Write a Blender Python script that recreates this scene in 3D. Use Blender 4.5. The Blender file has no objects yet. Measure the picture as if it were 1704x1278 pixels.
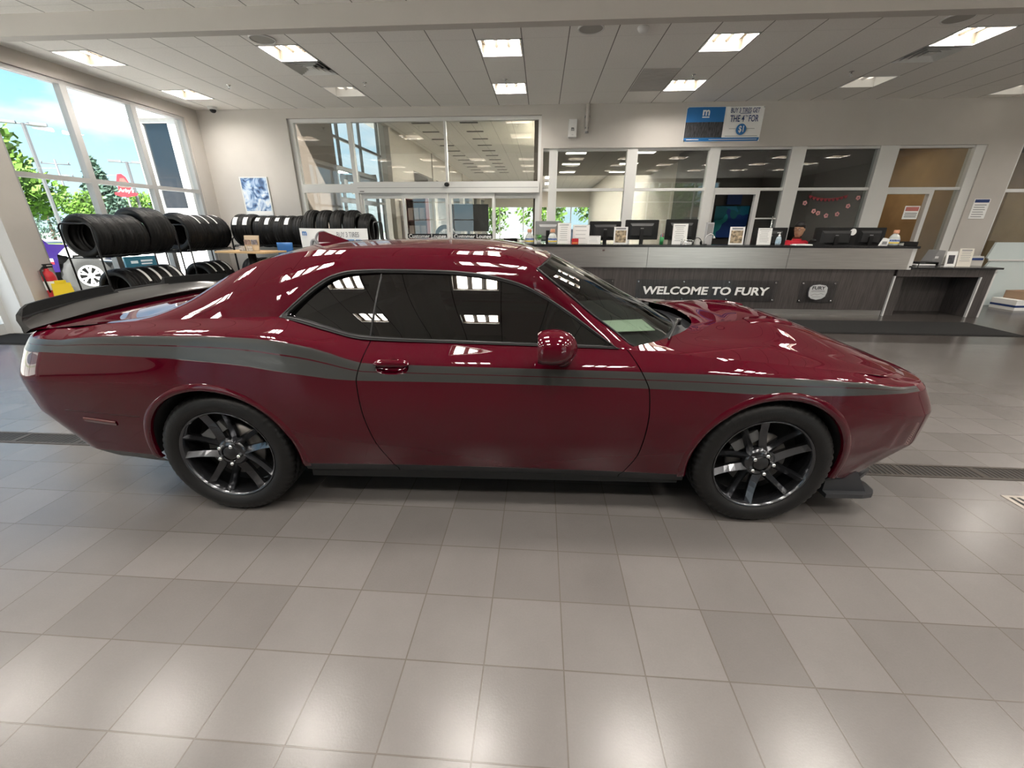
import bpy, bmesh, math, random
import numpy as np
from mathutils import Vector, Matrix
random.seed(7)
scene = bpy.context.scene
COL = scene.collection
PI = math.pi

# ------------------------------------------------------------------ camera
T = 0.302                       # floor tile pitch
CAM = (0.1753, -1.6600, 1.5570)
RM = ((0.99772938, 0.06732327, 0.00191403),
      (0.02608047, -0.35999802, -0.93258846),
      (-0.06209586, 0.93052082, -0.36093642))
cam_d = bpy.data.cameras.new('camera')
cam_d.sensor_width = 36.0
cam_d.lens = 681.1555 / 1704 * 36.0
cam_d.clip_start = 0.05
cam_d.clip_end = 400
cam = bpy.data.objects.new('camera', cam_d)
COL.objects.link(cam)
cam.matrix_world = Matrix(((RM[0][0], -RM[1][0], -RM[2][0], CAM[0]),
                           (RM[0][1], -RM[1][1], -RM[2][1], CAM[1]),
                           (RM[0][2], -RM[1][2], -RM[2][2], CAM[2]),
                           (0, 0, 0, 1)))
scene.camera = cam

# ------------------------------------------------------------------ colour management
vs = scene.view_settings
vs.view_transform = 'Standard'
vs.look = 'None'
vs.exposure = 1.85
vs.gamma = 1.0
vs.use_curve_mapping = False
try:
    scene.cycles.use_denoising = True
    scene.cycles.max_bounces = 10
    scene.cycles.diffuse_bounces = 5
    scene.cycles.glossy_bounces = 5
    scene.cycles.transparent_max_bounces = 24
    scene.cycles.transmission_bounces = 6
    scene.cycles.sample_clamp_indirect = 8.0
    scene.cycles.caustics_reflective = False
    scene.cycles.caustics_refractive = False
except Exception:
    pass

# ------------------------------------------------------------------ sky
SKY = 0.45
LAMP = 26.0
SUN = 8.5
w = bpy.data.worlds.new('sky')
scene.world = w
w.use_nodes = True
nt = w.node_tree
nt.nodes.clear()
def nn(tree, typ, **kw):
    n = tree.nodes.new(typ)
    for k, v in kw.items():
        if k in n.inputs.keys():
            n.inputs[k].default_value = v
        else:
            setattr(n, k, v)
    return n
tc = nn(nt, 'ShaderNodeTexCoord')
sp = nn(nt, 'ShaderNodeSeparateXYZ')
nt.links.new(tc.outputs['Generated'], sp.inputs[0])
rp = nn(nt, 'ShaderNodeValToRGB')
rp.color_ramp.elements[0].position = 0.0
rp.color_ramp.elements[0].color = (0.66, 0.88, 1.0, 1)
rp.color_ramp.elements[1].position = 0.55
rp.color_ramp.elements[1].color = (0.12, 0.36, 0.78, 1)
e = rp.color_ramp.elements.new(0.25)
e.color = (0.26, 0.60, 0.88, 1)
nt.links.new(sp.outputs['Z'], rp.inputs[0])
# clouds: noise on the direction, squashed vertically
mp = nn(nt, 'ShaderNodeMapping')
mp.inputs['Scale'].default_value = (1.0, 1.0, 2.6)
mp.inputs['Location'].default_value = (1.7, 0.9, 0.15)
nt.links.new(tc.outputs['Generated'], mp.inputs[0])
nz = nn(nt, 'ShaderNodeTexNoise')
nz.inputs['Scale'].default_value = 2.6
nz.inputs['Detail'].default_value = 7
nz.inputs['Roughness'].default_value = 0.52
nt.links.new(mp.outputs[0], nz.inputs['Vector'])
cr = nn(nt, 'ShaderNodeValToRGB')
cr.color_ramp.elements[0].position = 0.47
cr.color_ramp.elements[0].color = (0, 0, 0, 1)
cr.color_ramp.elements[1].position = 0.60
cr.color_ramp.elements[1].color = (1, 1, 1, 1)
nt.links.new(nz.outputs[0], cr.inputs[0])
mx = nn(nt, 'ShaderNodeMixRGB')
mx.inputs['Color2'].default_value = (1.08, 1.08, 1.1, 1)
nt.links.new(cr.outputs[0], mx.inputs['Fac'])
nt.links.new(rp.outputs[0], mx.inputs['Color1'])
bg = nn(nt, 'ShaderNodeBackground')
bg.inputs['Strength'].default_value = SKY
nt.links.new(mx.outputs[0], bg.inputs[0])
wo = nn(nt, 'ShaderNodeOutputWorld')
nt.links.new(bg.outputs[0], wo.inputs[0])

# ------------------------------------------------------------------ sun
sl = bpy.data.lights.new('sun', 'SUN')
sl.energy = SUN
sl.angle = 0.01
sl.color = (1.0, 0.96, 0.9)
so = bpy.data.objects.new('sun', sl)
COL.objects.link(so)
so.rotation_euler = Vector((0.30, -0.62, 0.72)).to_track_quat('Z', 'Y').to_euler()

# ------------------------------------------------------------------ materials
def mat(name, col=(0.8, 0.8, 0.8), rough=0.5, metal=0.0, coat=0.0, spec=0.5, emit=None, es=0.0,
        noise=None, bump=None, alpha=None, trans=0.0, ior=1.45, coat_rough=0.03, sheen=0.0):
    """noise=(scale, amount[, stretch xyz]) varies the colour; bump=(scale, strength)"""
    m = bpy.data.materials.new(name)
    m.use_nodes = True
    t = m.node_tree
    b = t.nodes['Principled BSDF']
    b.inputs['Base Color'].default_value = (*col, 1)
    b.inputs['Roughness'].default_value = rough
    b.inputs['Metallic'].default_value = metal
    b.inputs['Specular IOR Level'].default_value = spec
    b.inputs['Coat Weight'].default_value = coat
    b.inputs['Coat Roughness'].default_value = coat_rough
    b.inputs['Transmission Weight'].default_value = trans
    b.inputs['IOR'].default_value = ior
    b.inputs['Sheen Weight'].default_value = sheen
    if emit:
        b.inputs['Emission Color'].default_value = (*emit, 1)
        b.inputs['Emission Strength'].default_value = es
    if noise or bump:
        tc = nn(t, 'ShaderNodeTexCoord')
    if noise:
        mp = nn(t, 'ShaderNodeMapping')
        if len(noise) > 2:
            mp.inputs['Scale'].default_value = noise[2]
        t.links.new(tc.outputs['Object'], mp.inputs[0])
        n = nn(t, 'ShaderNodeTexNoise')
        n.inputs['Scale'].default_value = noise[0]
        n.inputs['Detail'].default_value = 5
        t.links.new(mp.outputs[0], n.inputs['Vector'])
        r = nn(t, 'ShaderNodeValToRGB')
        a = noise[1]
        r.color_ramp.elements[0].position = 0.3
        r.color_ramp.elements[1].position = 0.7
        r.color_ramp.elements[0].color = tuple(c * (1 - a) for c in col) + (1,)
        r.color_ramp.elements[1].color = tuple(min(1, c * (1 + a)) for c in col) + (1,)
        t.links.new(n.outputs[0], r.inputs[0])
        t.links.new(r.outputs[0], b.inputs['Base Color'])
    if bump:
        n2 = nn(t, 'ShaderNodeTexNoise')
        n2.inputs['Scale'].default_value = bump[0]
        n2.inputs['Detail'].default_value = 3
        t.links.new(tc.outputs['Object'], n2.inputs['Vector'])
        bp = nn(t, 'ShaderNodeBump')
        bp.inputs['Strength'].default_value = bump[1]
        bp.inputs['Distance'].default_value = 0.01
        t.links.new(n2.outputs[0], bp.inputs['Height'])
        t.links.new(bp.outputs[0], b.inputs['Normal'])
    return m

def glass(name, tint=(0.95, 0.97, 0.96), ior=1.5, rough=0.0, boost=1.0):
    """a thin pane: Fresnel mix of a clear and a mirror-like layer"""
    m = bpy.data.materials.new(name)
    m.use_nodes = True
    t = m.node_tree
    t.nodes.clear()
    o = nn(t, 'ShaderNodeOutputMaterial')
    tr = nn(t, 'ShaderNodeBsdfTransparent')
    tr.inputs[0].default_value = (*tint, 1)
    gl = nn(t, 'ShaderNodeBsdfGlossy')
    gl.inputs['Roughness'].default_value = rough
    fr = nn(t, 'ShaderNodeFresnel')
    fr.inputs['IOR'].default_value = ior
    # the pane has no inside: give both of its faces the same outside reflectance
    ge = nn(t, 'ShaderNodeNewGeometry')
    ex = nn(t, 'ShaderNodeMath', operation='MULTIPLY_ADD')
    ex.inputs[1].default_value = -2.0
    ex.inputs[2].default_value = 1.0
    pw = nn(t, 'ShaderNodeMath', operation='POWER')
    pw.inputs[0].default_value = ior
    t.links.new(ge.outputs['Backfacing'], ex.inputs[0])
    t.links.new(ex.outputs[0], pw.inputs[1])
    t.links.new(pw.outputs[0], fr.inputs['IOR'])
    ml = nn(t, 'ShaderNodeMath', operation='MULTIPLY')
    ml.inputs[1].default_value = boost
    ml.use_clamp = True
    mxs = nn(t, 'ShaderNodeMixShader')
    t.links.new(fr.outputs[0], ml.inputs[0])
    t.links.new(ml.outputs[0], mxs.inputs[0])
    t.links.new(tr.outputs[0], mxs.inputs[1])
    t.links.new(gl.outputs[0], mxs.inputs[2])
    t.links.new(mxs.outputs[0], o.inputs[0])
    return m

M = {}
def floor_mat():
    m = mat('floor_tiles', (0.4, 0.37, 0.34), 0.3, spec=0.45)
    t = m.node_tree
    b = t.nodes['Principled BSDF']
    tc = nn(t, 'ShaderNodeTexCoord')
    br = nn(t, 'ShaderNodeTexBrick')
    br.offset = 0.0
    br.squash = 1.0
    br.inputs['Scale'].default_value = 1.0
    br.inputs['Brick Width'].default_value = T
    br.inputs['Row Height'].default_value = T
    br.inputs['Mortar Size'].default_value = 0.0028
    br.inputs['Mortar Smooth'].default_value = 0.2
    br.inputs['Bias'].default_value = 0.0
    br.inputs['Color1'].default_value = (0.094, 0.087, 0.083, 1)
    br.inputs['Color2'].default_value = (0.116, 0.108, 0.104, 1)
    br.inputs['Mortar'].default_value = (0.075, 0.065, 0.057, 1)
    t.links.new(tc.outputs['Object'], br.inputs['Vector'])
    n = nn(t, 'ShaderNodeTexNoise')
    n.inputs['Scale'].default_value = 7.0
    n.inputs['Detail'].default_value = 6
    n.inputs['Roughness'].default_value = 0.65
    t.links.new(tc.outputs['Object'], n.inputs['Vector'])
    n2 = nn(t, 'ShaderNodeTexNoise')
    n2.inputs['Scale'].default_value = 140
    n2.inputs['Detail'].default_value = 2
    t.links.new(tc.outputs['Object'], n2.inputs['Vector'])
    ad = nn(t, 'ShaderNodeMath', operation='ADD')
    t.links.new(n.outputs[0], ad.inputs[0])
    t.links.new(n2.outputs[0], ad.inputs[1])
    r = nn(t, 'ShaderNodeMapRange')
    r.inputs['From Min'].default_value = 0.6
    r.inputs['From Max'].default_value = 1.4
    r.inputs['To Min'].default_value = 0.95
    r.inputs['To Max'].default_value = 1.05
    t.links.new(ad.outputs[0], r.inputs[0])
    mu = nn(t, 'ShaderNodeMixRGB', blend_type='MULTIPLY')
    mu.inputs['Fac'].default_value = 1.0
    t.links.new(br.outputs[0], mu.inputs['Color1'])
    t.links.new(r.outputs[0], mu.inputs['Color2'])
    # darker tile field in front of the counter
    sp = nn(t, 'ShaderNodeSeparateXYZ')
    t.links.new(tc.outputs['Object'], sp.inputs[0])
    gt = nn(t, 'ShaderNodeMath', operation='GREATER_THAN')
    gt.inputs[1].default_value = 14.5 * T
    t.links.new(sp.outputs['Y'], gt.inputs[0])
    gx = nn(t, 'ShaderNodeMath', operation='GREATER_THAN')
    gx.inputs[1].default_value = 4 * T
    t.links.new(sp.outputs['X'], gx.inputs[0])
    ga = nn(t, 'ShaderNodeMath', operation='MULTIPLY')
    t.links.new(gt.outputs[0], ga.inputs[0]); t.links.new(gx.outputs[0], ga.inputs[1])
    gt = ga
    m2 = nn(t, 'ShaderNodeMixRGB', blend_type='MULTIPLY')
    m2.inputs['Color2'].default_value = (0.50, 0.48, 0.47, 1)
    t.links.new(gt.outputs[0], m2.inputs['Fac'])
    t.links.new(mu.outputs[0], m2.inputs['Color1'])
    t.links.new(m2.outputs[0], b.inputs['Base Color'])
    # gloss varies a little with wear
    r2 = nn(t, 'ShaderNodeMapRange')
    r2.inputs['From Min'].default_value = 0.3
    r2.inputs['From Max'].default_value = 0.7
    r2.inputs['To Min'].default_value = 0.215
    r2.inputs['To Max'].default_value = 0.245
    t.links.new(n.outputs[0], r2.inputs[0])
    t.links.new(r2.outputs[0], b.inputs['Roughness'])
    bp = nn(t, 'ShaderNodeBump')
    bp.inputs['Strength'].default_value = 0.35
    bp.inputs['Distance'].default_value = 0.002
    iv = nn(t, 'ShaderNodeMath', operation='SUBTRACT')
    iv.inputs[0].default_value = 1.0
    t.links.new(br.outputs['Fac'], iv.inputs[1])
    a2 = nn(t, 'ShaderNodeMath', operation='MULTIPLY_ADD')
    a2.inputs[1].default_value = 0.25
    t.links.new(n2.outputs[0], a2.inputs[0])
    t.links.new(iv.outputs[0], a2.inputs[2])
    t.links.new(a2.outputs[0], bp.inputs['Height'])
    t.links.new(bp.outputs[0], b.inputs['Normal'])
    return m
CX0, CDX, CY0, CDY = -0.765, 0.615, 5.04, 0.605      # ceiling grid phase and half-tile pitch
def ceiling_mat(name, cx0, cdx, cy0, cdy, col=(0.92, 0.90, 0.865), line=(0.28, 0.27, 0.25)):
    m = mat(name, col, 0.9, spec=0.2)
    t = m.node_tree
    b = t.nodes['Principled BSDF']
    tc = nn(t, 'ShaderNodeTexCoord')
    sp = nn(t, 'ShaderNodeSeparateXYZ')
    t.links.new(tc.outputs['Object'], sp.inputs[0])
    def lines(out, off, pitch, halfw):
        a = nn(t, 'ShaderNodeMath', operation='SUBTRACT'); a.inputs[1].default_value = off
        t.links.new(out, a.inputs[0])
        d = nn(t, 'ShaderNodeMath', operation='DIVIDE'); d.inputs[1].default_value = pitch
        t.links.new(a.outputs[0], d.inputs[0])
        f = nn(t, 'ShaderNodeMath', operation='PINGPONG'); f.inputs[1].default_value = 0.5
        # distance to the nearest integer
        ad = nn(t, 'ShaderNodeMath', operation='ADD'); ad.inputs[1].default_value = 1000.0
        t.links.new(d.outputs[0], ad.inputs[0])
        t.links.new(ad.outputs[0], f.inputs[0])
        l = nn(t, 'ShaderNodeMath', operation='LESS_THAN'); l.inputs[1].default_value = halfw / pitch
        t.links.new(f.outputs[0], l.inputs[0])
        return l.outputs[0]
    l1 = lines(sp.outputs['X'], cx0, cdx, 0.007)
    l2 = lines(sp.outputs['Y'], cy0, cdy * 2, 0.004)
    h = nn(t, 'ShaderNodeMath', operation='MULTIPLY'); h.inputs[1].default_value = 0.22
    t.links.new(l2, h.inputs[0])
    mxm = nn(t, 'ShaderNodeMath', operation='MAXIMUM')
    t.links.new(l1, mxm.inputs[0]); t.links.new(h.outputs[0], mxm.inputs[1])
    n = nn(t, 'ShaderNodeTexNoise'); n.inputs['Scale'].default_value = 60; n.inputs['Detail'].default_value = 4
    t.links.new(tc.outputs['Object'], n.inputs['Vector'])
    r = nn(t, 'ShaderNodeMapRange'); r.inputs['To Min'].default_value = 0.9; r.inputs['To Max'].default_value = 1.08
    t.links.new(n.outputs[0], r.inputs[0])
    mu = nn(t, 'ShaderNodeMixRGB', blend_type='MULTIPLY'); mu.inputs['Fac'].default_value = 1
    mu.inputs['Color1'].default_value = (*col, 1)
    t.links.new(r.outputs[0], mu.inputs['Color2'])
    m2 = nn(t, 'ShaderNodeMixRGB'); m2.inputs['Color2'].default_value = (*line, 1)
    t.links.new(mxm.outputs[0], m2.inputs['Fac']); t.links.new(mu.outputs[0], m2.inputs['Color1'])
    t.links.new(m2.outputs[0], b.inputs['Base Color'])
    return m
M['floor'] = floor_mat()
M['ceil'] = ceiling_mat('ceiling_tiles', CX0, CDX, CY0, CDY)
M['wall'] = mat('wall_paint', (0.56, 0.53, 0.495), 0.7, noise=(2.0, 0.03), bump=(300, 0.06))
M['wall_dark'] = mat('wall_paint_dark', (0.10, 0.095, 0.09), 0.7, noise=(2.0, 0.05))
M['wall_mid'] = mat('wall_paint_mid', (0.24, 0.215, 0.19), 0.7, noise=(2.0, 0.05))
M['white'] = mat('white_paint', (0.80, 0.80, 0.79), 0.45)
M['trimwhite'] = mat('trim_white', (0.72, 0.72, 0.70), 0.4)
M['alu'] = mat('anodised_aluminium', (0.78, 0.78, 0.77), 0.35, metal=0.25)
M['glass'] = glass('window_glass', ior=1.25)
M['glass_in'] = glass('interior_glass', (0.88, 0.90, 0.89), 1.85)
M['glass_dark'] = glass('facade_glass', (0.25, 0.3, 0.36), 1.9, boost=1.2)
M['black'] = mat('black_plastic', (0.007, 0.007, 0.0075), 0.45)
M['black_metal'] = mat('black_metal', (0.02, 0.02, 0.022), 0.35, metal=0.3)
M['dark'] = mat('dark_grey', (0.022, 0.022, 0.023), 0.5)
M['grey'] = mat('grey_plastic', (0.30, 0.30, 0.30), 0.5)
M['chrome'] = mat('chrome', (0.75, 0.75, 0.76), 0.15, metal=1.0)
M['steel'] = mat('brushed_steel', (0.62, 0.61, 0.60), 0.28, metal=0.95, noise=(6, 0.10, (0.3, 1, 14)))
M['paper'] = mat('paper', (0.93, 0.93, 0.915), 0.7)
M['ink'] = mat('ink_dark', (0.06, 0.06, 0.07), 0.7)
M['inkgrey'] = mat('ink_grey', (0.30, 0.30, 0.31), 0.7)
M['blue'] = mat('print_blue', (0.02, 0.17, 0.46), 0.5)
M['navy'] = mat('print_navy', (0.02, 0.05, 0.18), 0.5)
M['red'] = mat('print_red', (0.55, 0.02, 0.03), 0.4)
M['yellow'] = mat('yellow_plastic', (0.85, 0.62, 0.02), 0.4)
M['orange'] = mat('orange_plastic', (0.75, 0.25, 0.08), 0.4)
M['rubber'] = mat('tyre_rubber', (0.006, 0.0058, 0.0058), 0.5, spec=.35, bump=(120, 0.1))
M['wood'] = mat('light_wood', (0.60, 0.40, 0.20), 0.45, noise=(5, 0.15, (1, 8, 8)))
M['darkwood'] = mat('dark_laminate', (0.074, 0.065, 0.063), 0.36, noise=(9, 0.35, (7, 7, 0.35)))
M['tan'] = mat('tan_panel', (0.40, 0.27, 0.14), 0.5, noise=(3, 0.12))
M['mat'] = mat('entrance_mat', (0.0045, 0.0043, 0.0043), 0.95, bump=(400, 0.5))
M['lamp'] = mat('lamp_lens', (0.9, 0.9, 0.88), 0.4, emit=(1.0, 0.94, 0.86), es=LAMP)
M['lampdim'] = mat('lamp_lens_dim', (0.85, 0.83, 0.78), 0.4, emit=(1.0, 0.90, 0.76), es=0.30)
M['fixture'] = mat('white_housing_darkened', (0.085, 0.070, 0.052), 0.5)  # white housing, colour darkened to hold down the glare beside a lit lens
M['leaf'] = mat('leaf_green', (0.085, 0.17, 0.022), 0.6, noise=(1.2, 0.45))
M['leaf2'] = mat('leaf_blue_green', (0.055, 0.10, 0.075), 0.65, noise=(1.5, 0.4))
M['bark'] = mat('bark', (0.12, 0.09, 0.06), 0.8)
M['concrete'] = mat('concrete', (0.55, 0.53, 0.50), 0.85, noise=(0.5, 0.08))
M['stucco'] = mat('white_stucco', (0.62, 0.61, 0.59), 0.8, noise=(8, 0.06))
M['pole'] = mat('galvanised', (0.12, 0.12, 0.13), 0.5, metal=0.3)
M['skin'] = mat('skin', (0.52, 0.30, 0.19), 0.5)
M['hair'] = mat('black_hair', (0.012, 0.010, 0.010), 0.5)
M['shirt'] = mat('red_shirt', (0.55, 0.012, 0.03), 0.7)

# ------------------------------------------------------------------ mesh helpers
class MB:
    def __init__(s):
        s.v = []; s.f = []; s.m = []; s.sm = []; s.nb = 0
    def add(s, vs, fs, mi=0, smooth=False):
        o = len(s.v)
        s.v.extend([tuple(map(float, p)) for p in vs])
        for f in fs:
            s.f.append(tuple(i + o for i in f)); s.m.append(mi); s.sm.append(smooth)
        return s
    def bx(s, x0, x1, y0, y1, z0, z1, mi=0):
        # joined boxes of one mesh never share a plane exactly
        if min(x1 - x0, y1 - y0, z1 - z0) > .012:
            e = (s.nb % 8) * .0003; s.nb += 1
            x0 -= e; y0 -= e; z0 -= e; x1 += e; y1 += e; z1 += e
        return s.add([(x0,y0,z0),(x1,y0,z0),(x1,y1,z0),(x0,y1,z0),(x0,y0,z1),(x1,y0,z1),(x1,y1,z1),(x0,y1,z1)],
                     [(0,3,2,1),(4,5,6,7),(0,1,5,4),(1,2,6,5),(2,3,7,6),(3,0,4,7)], mi)
    def obx(s, c, size, R=None, mi=0):
        """box with rotation matrix R about its centre c"""
        hx, hy, hz = (q / 2 for q in size)
        vs = []
        for z in (-hz, hz):
            for x, y in ((-hx,-hy),(hx,-hy),(hx,hy),(-hx,hy)):
                p = Vector((x, y, z))
                if R is not None: p = R @ p
                vs.append(p + Vector(c))
        return s.add(vs, [(0,3,2,1),(4,5,6,7),(0,1,5,4),(1,2,6,5),(2,3,7,6),(3,0,4,7)], mi)
    def tube(s, pts, r, n=8, closed=False, mi=0, caps=True):
        pts = [Vector(p) for p in pts]
        N = len(pts)
        rr = r if hasattr(r, '__len__') else [r] * N
        vs = []; up = None
        for i, p in enumerate(pts):
            if closed: d = pts[(i + 1) % N] - pts[i - 1]
            else: d = pts[min(i + 1, N - 1)] - pts[max(i - 1, 0)]
            d.normalize()
            if up is None:
                up = Vector((0, 0, 1)) if abs(d.z) < 0.9 else Vector((1, 0, 0))
            a = d.cross(up); a.normalize(); b = a.cross(d); b.normalize(); up = b
            for k in range(n):
                t = 2 * PI * k / n
                vs.append(p + a * (rr[i] * math.cos(t)) + b * (rr[i] * math.sin(t)))
        fs = []
        for i in range(N if closed else N - 1):
            j = (i + 1) % N
            for k in range(n):
                l = (k + 1) % n
                fs.append((i*n+k, i*n+l, j*n+l, j*n+k))
        s.add(vs, fs, mi, True)
        if caps and not closed:
            o = len(s.v) - len(vs)
            s.f.append(tuple(o + k for k in range(n))[::-1]); s.m.append(mi); s.sm.append(False)
            s.f.append(tuple(o + (N-1)*n + k for k in range(n))); s.m.append(mi); s.sm.append(False)
        return s
    def cyl(s, p0, p1, r0, r1=None, n=16, mi=0):
        return s.tube([p0, p1], [r0, r0 if r1 is None else r1], n, mi=mi)
    def lathe(s, prof, c=(0,0,0), axis='z', n=32, mi=0, smooth=True, mod=None):
        """prof: (r, h) along the axis"""
        vs = []
        for i, (r, h) in enumerate(prof):
            for k in range(n):
                t = 2 * PI * k / n
                rr = r + (mod(i, k) if mod else 0)
                a, b = rr * math.cos(t), rr * math.sin(t)
                if axis == 'z': p = (a, b, h)
                elif axis == 'y': p = (a, h, b)
                else: p = (h, a, b)
                vs.append((p[0]+c[0], p[1]+c[1], p[2]+c[2]))
        fs = []
        for i in range(len(prof) - 1):
            for k in range(n):
                l = (k + 1) % n
                q = (i*n+k, i*n+l, (i+1)*n+l, (i+1)*n+k)
                fs.append(q if axis != 'y' else q[::-1])
        return s.add(vs, fs, mi, smooth)
    def grid(s, P, mi=0, flip=False, smooth=True, closed=False):
        P = np.asarray(P); n, m = P.shape[:2]
        fs = []
        for i in range(n - 1 + (1 if closed else 0)):
            for j in range(m - 1):
                i2 = (i + 1) % n
                q = (i*m+j, i2*m+j, i2*m+j+1, i*m+j+1)
                fs.append(q[::-1] if flip else q)
        return s.add(P.reshape(-1, 3), fs, mi, smooth)
    def prism(s, poly, a0, a1, plane='xz', mi=0, smooth=False):
        """2-D polygon extruded along the third axis from a0 to a1"""
        n = len(poly)
        def mk(p, a):
            if plane == 'xz': return (p[0], a, p[1])
            if plane == 'xy': return (p[0], p[1], a)
            return (a, p[0], p[1])
        vs = [mk(p, a0) for p in poly] + [mk(p, a1) for p in poly]
        fs = [tuple(range(n)), tuple(range(2*n-1, n-1, -1))]
        fs += [(i, i + n, (i+1) % n + n, (i+1) % n) for i in range(n)]
        return s.add(vs, fs, mi, smooth)
    def blob(s, c, r, n=16, m=10, R=None, mi=0, power=1.0):
        vs = []
        for i in range(m + 1):
            ph = PI * i / m - PI / 2
            for k in range(n):
                th = 2 * PI * k / n
                def pw(q): return math.copysign(abs(q) ** power, q)
                p = Vector((r[0]*pw(math.cos(ph))*pw(math.cos(th)), r[1]*pw(math.cos(ph))*pw(math.sin(th)), r[2]*pw(math.sin(ph))))
                if R is not None: p = R @ p
                vs.append(p + Vector(c))
        fs = [(i*n+k, i*n+(k+1)%n, (i+1)*n+(k+1)%n, (i+1)*n+k) for i in range(m) for k in range(n)]
        return s.add(vs, fs, mi, True)
    def build(s, name, mats, parent=None, loc=None, fix=True, merge=False):
        me = bpy.data.meshes.new(name)
        me.from_pydata(s.v, [], s.f)
        for q in (mats if isinstance(mats, (list, tuple)) else [mats]):
            me.materials.append(q)
        me.polygons.foreach_set('material_index', s.m)
        me.polygons.foreach_set('use_smooth', s.sm)
        if fix or merge:
            b = bmesh.new(); b.from_mesh(me)
            if merge: bmesh.ops.remove_doubles(b, verts=b.verts, dist=1e-5)
            if fix: bmesh.ops.recalc_face_normals(b, faces=b.faces)
            b.to_mesh(me); b.free()
        me.update()
        o = bpy.data.objects.new(name, me)
        COL.objects.link(o)
        if parent is not None: o.parent = parent
        if loc is not None: o.location = loc
        return o

def tag(o, label=None, cat=None, group=None, kind=None):
    if label: o['label'] = label
    if cat: o['category'] = cat
    if group: o['group'] = group
    if kind: o['kind'] = kind
    return o
def thing(name, label, cat, loc=(0,0,0), rz=0.0, group=None):
    o = bpy.data.objects.new(name, None)
    o.empty_display_size = 0.1
    COL.objects.link(o)
    o.location = loc; o.rotation_euler = (0, 0, rz)
    return tag(o, label, cat, group)
def struct(mb, name, mats, parent=None):
    o = mb.build(name, mats, parent)
    if parent is None: o['kind'] = 'structure'
    return o
def copy_tree(o, parent=None, label=None, loc=None, rz=None):
    c = o.copy(); COL.objects.link(c)
    if parent is not None: c.parent = parent
    for ch in [q for q in bpy.data.objects if q.parent == o]:
        copy_tree(ch, c)
    if label: c['label'] = label
    if loc is not None: c.location = loc
    if rz is not None: c.rotation_euler = (0, 0, rz)
    return c
def text(body, name, m, width, loc, rot=(PI/2, 0, 0), parent=None, bold=0.0, shear=0.0, ext=0.001, height=None):
    cu = bpy.data.curves.new(name, 'FONT')
    cu.body = body; cu.size = 1.0; cu.align_x = 'CENTER'; cu.align_y = 'CENTER'
    cu.offset = bold; cu.shear = shear; cu.extrude = 0.0; cu.resolution_u = 3
    o = bpy.data.objects.new(name, cu)
    COL.objects.link(o)
    bpy.context.view_layer.update()
    d = o.dimensions
    sx = width / max(d.x, 1e-6)
    sy = sx if height is None else height / max(d.y, 1e-6)
    # turn into a mesh so that every part is plain geometry
    dg = bpy.context.evaluated_depsgraph_get()
    me = bpy.data.meshes.new_from_object(o.evaluated_get(dg))
    bpy.data.objects.remove(o)
    me.transform(Matrix.Diagonal((sx, sy, 1, 1)))
    xs = [v.co.x for v in me.vertices]; ys = [v.co.y for v in me.vertices]
    if xs:
        me.transform(Matrix.Translation((-(min(xs)+max(xs))/2, -(min(ys)+max(ys))/2, 0)))
    b = bmesh.new(); b.from_mesh(me)
    if ext:
        g = bmesh.ops.extrude_face_region(b, geom=b.faces[:])
        bmesh.ops.translate(b, vec=(0, 0, ext), verts=[q for q in g['geom'] if isinstance(q, bmesh.types.BMVert)])
        bmesh.ops.recalc_face_normals(b, faces=b.faces)
    for q in b.faces: q.smooth = False
    b.to_mesh(me); b.free()
    me.materials.clear(); me.materials.append(m)
    o = bpy.data.objects.new(name, me)
    COL.objects.link(o)
    if parent is not None: o.parent = parent
    o.location = loc; o.rotation_euler = rot
    return o
def smooth01(t):
    t = min(1.0, max(0.0, t)); return t*t*(3-2*t)
def lerp(a, b, t): return a + (b - a) * t
def pchip(xs, ys, x):
    xs = np.asarray(xs, float); ys = np.asarray(ys, float); x = np.asarray(x, float)
    h = np.diff(xs); d = np.diff(ys) / h
    n = len(xs); mm = np.zeros(n)
    for i in range(1, n - 1):
        if d[i-1] * d[i] > 0:
            w1, w2 = 2*h[i] + h[i-1], h[i] + 2*h[i-1]
            mm[i] = (w1 + w2) / (w1 / d[i-1] + w2 / d[i])
    mm[0], mm[-1] = d[0], d[-1]
    i = np.clip(np.searchsorted(xs, x) - 1, 0, n - 2)
    t = np.clip((x - xs[i]) / h[i], 0, 1)
    return ((1+2*t)*(1-t)**2*ys[i] + t*(1-t)**2*h[i]*mm[i] + t*t*(3-2*t)*ys[i+1] + t*t*(t-1)*h[i]*mm[i+1])
# ================================================================== SETTING
XL, YB, H = -7.35, 8.24, 3.87
XR, YF = 13.0, -6.0
b = MB(); b.bx(-8.6, XR + .2, YF - .2, 36, -0.1, 0.0)
struct(b, 'floor', M['floor'])

# ceiling in half-tile cells, open where a fixture is recessed
LIGHTS = [(-6.915, 5.04), (-6.915, 6.855), (-3.84, 5.04), (-0.765, 5.04), (-0.765, 6.855),
          (2.31, 5.04), (2.31, 6.855), (5.385, 5.04), (8.46, 5.04), (11.535, 5.04), (11.535, 6.855), (8.46, 7.46), (-3.84, 6.855), (5.385, 6.855)]  # right-wall pair added out of view to brighten the counter end
BAY = [(CX0 + 3 * CDX * k, y) for k in range(-3, 7) for y in (.805, -1.01, -2.825)]
holes = {(round((x - CX0) / CDX), round((y - CY0) / CDY)) for x, y in LIGHTS + BAY}
VENTS = [(-3.84, 5.645), (5.385, 5.645)]
holes |= {(round((x - CX0) / CDX), round((y - CY0) / CDY)) for x, y in VENTS}
b = MB()
i0, i1 = math.floor((XL - .1 - CX0) / CDX), math.ceil((XR + .1 - CX0) / CDX)
j0, j1 = math.floor((YF - .1 - CY0) / CDY), math.ceil((YB - CY0) / CDY)
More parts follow.
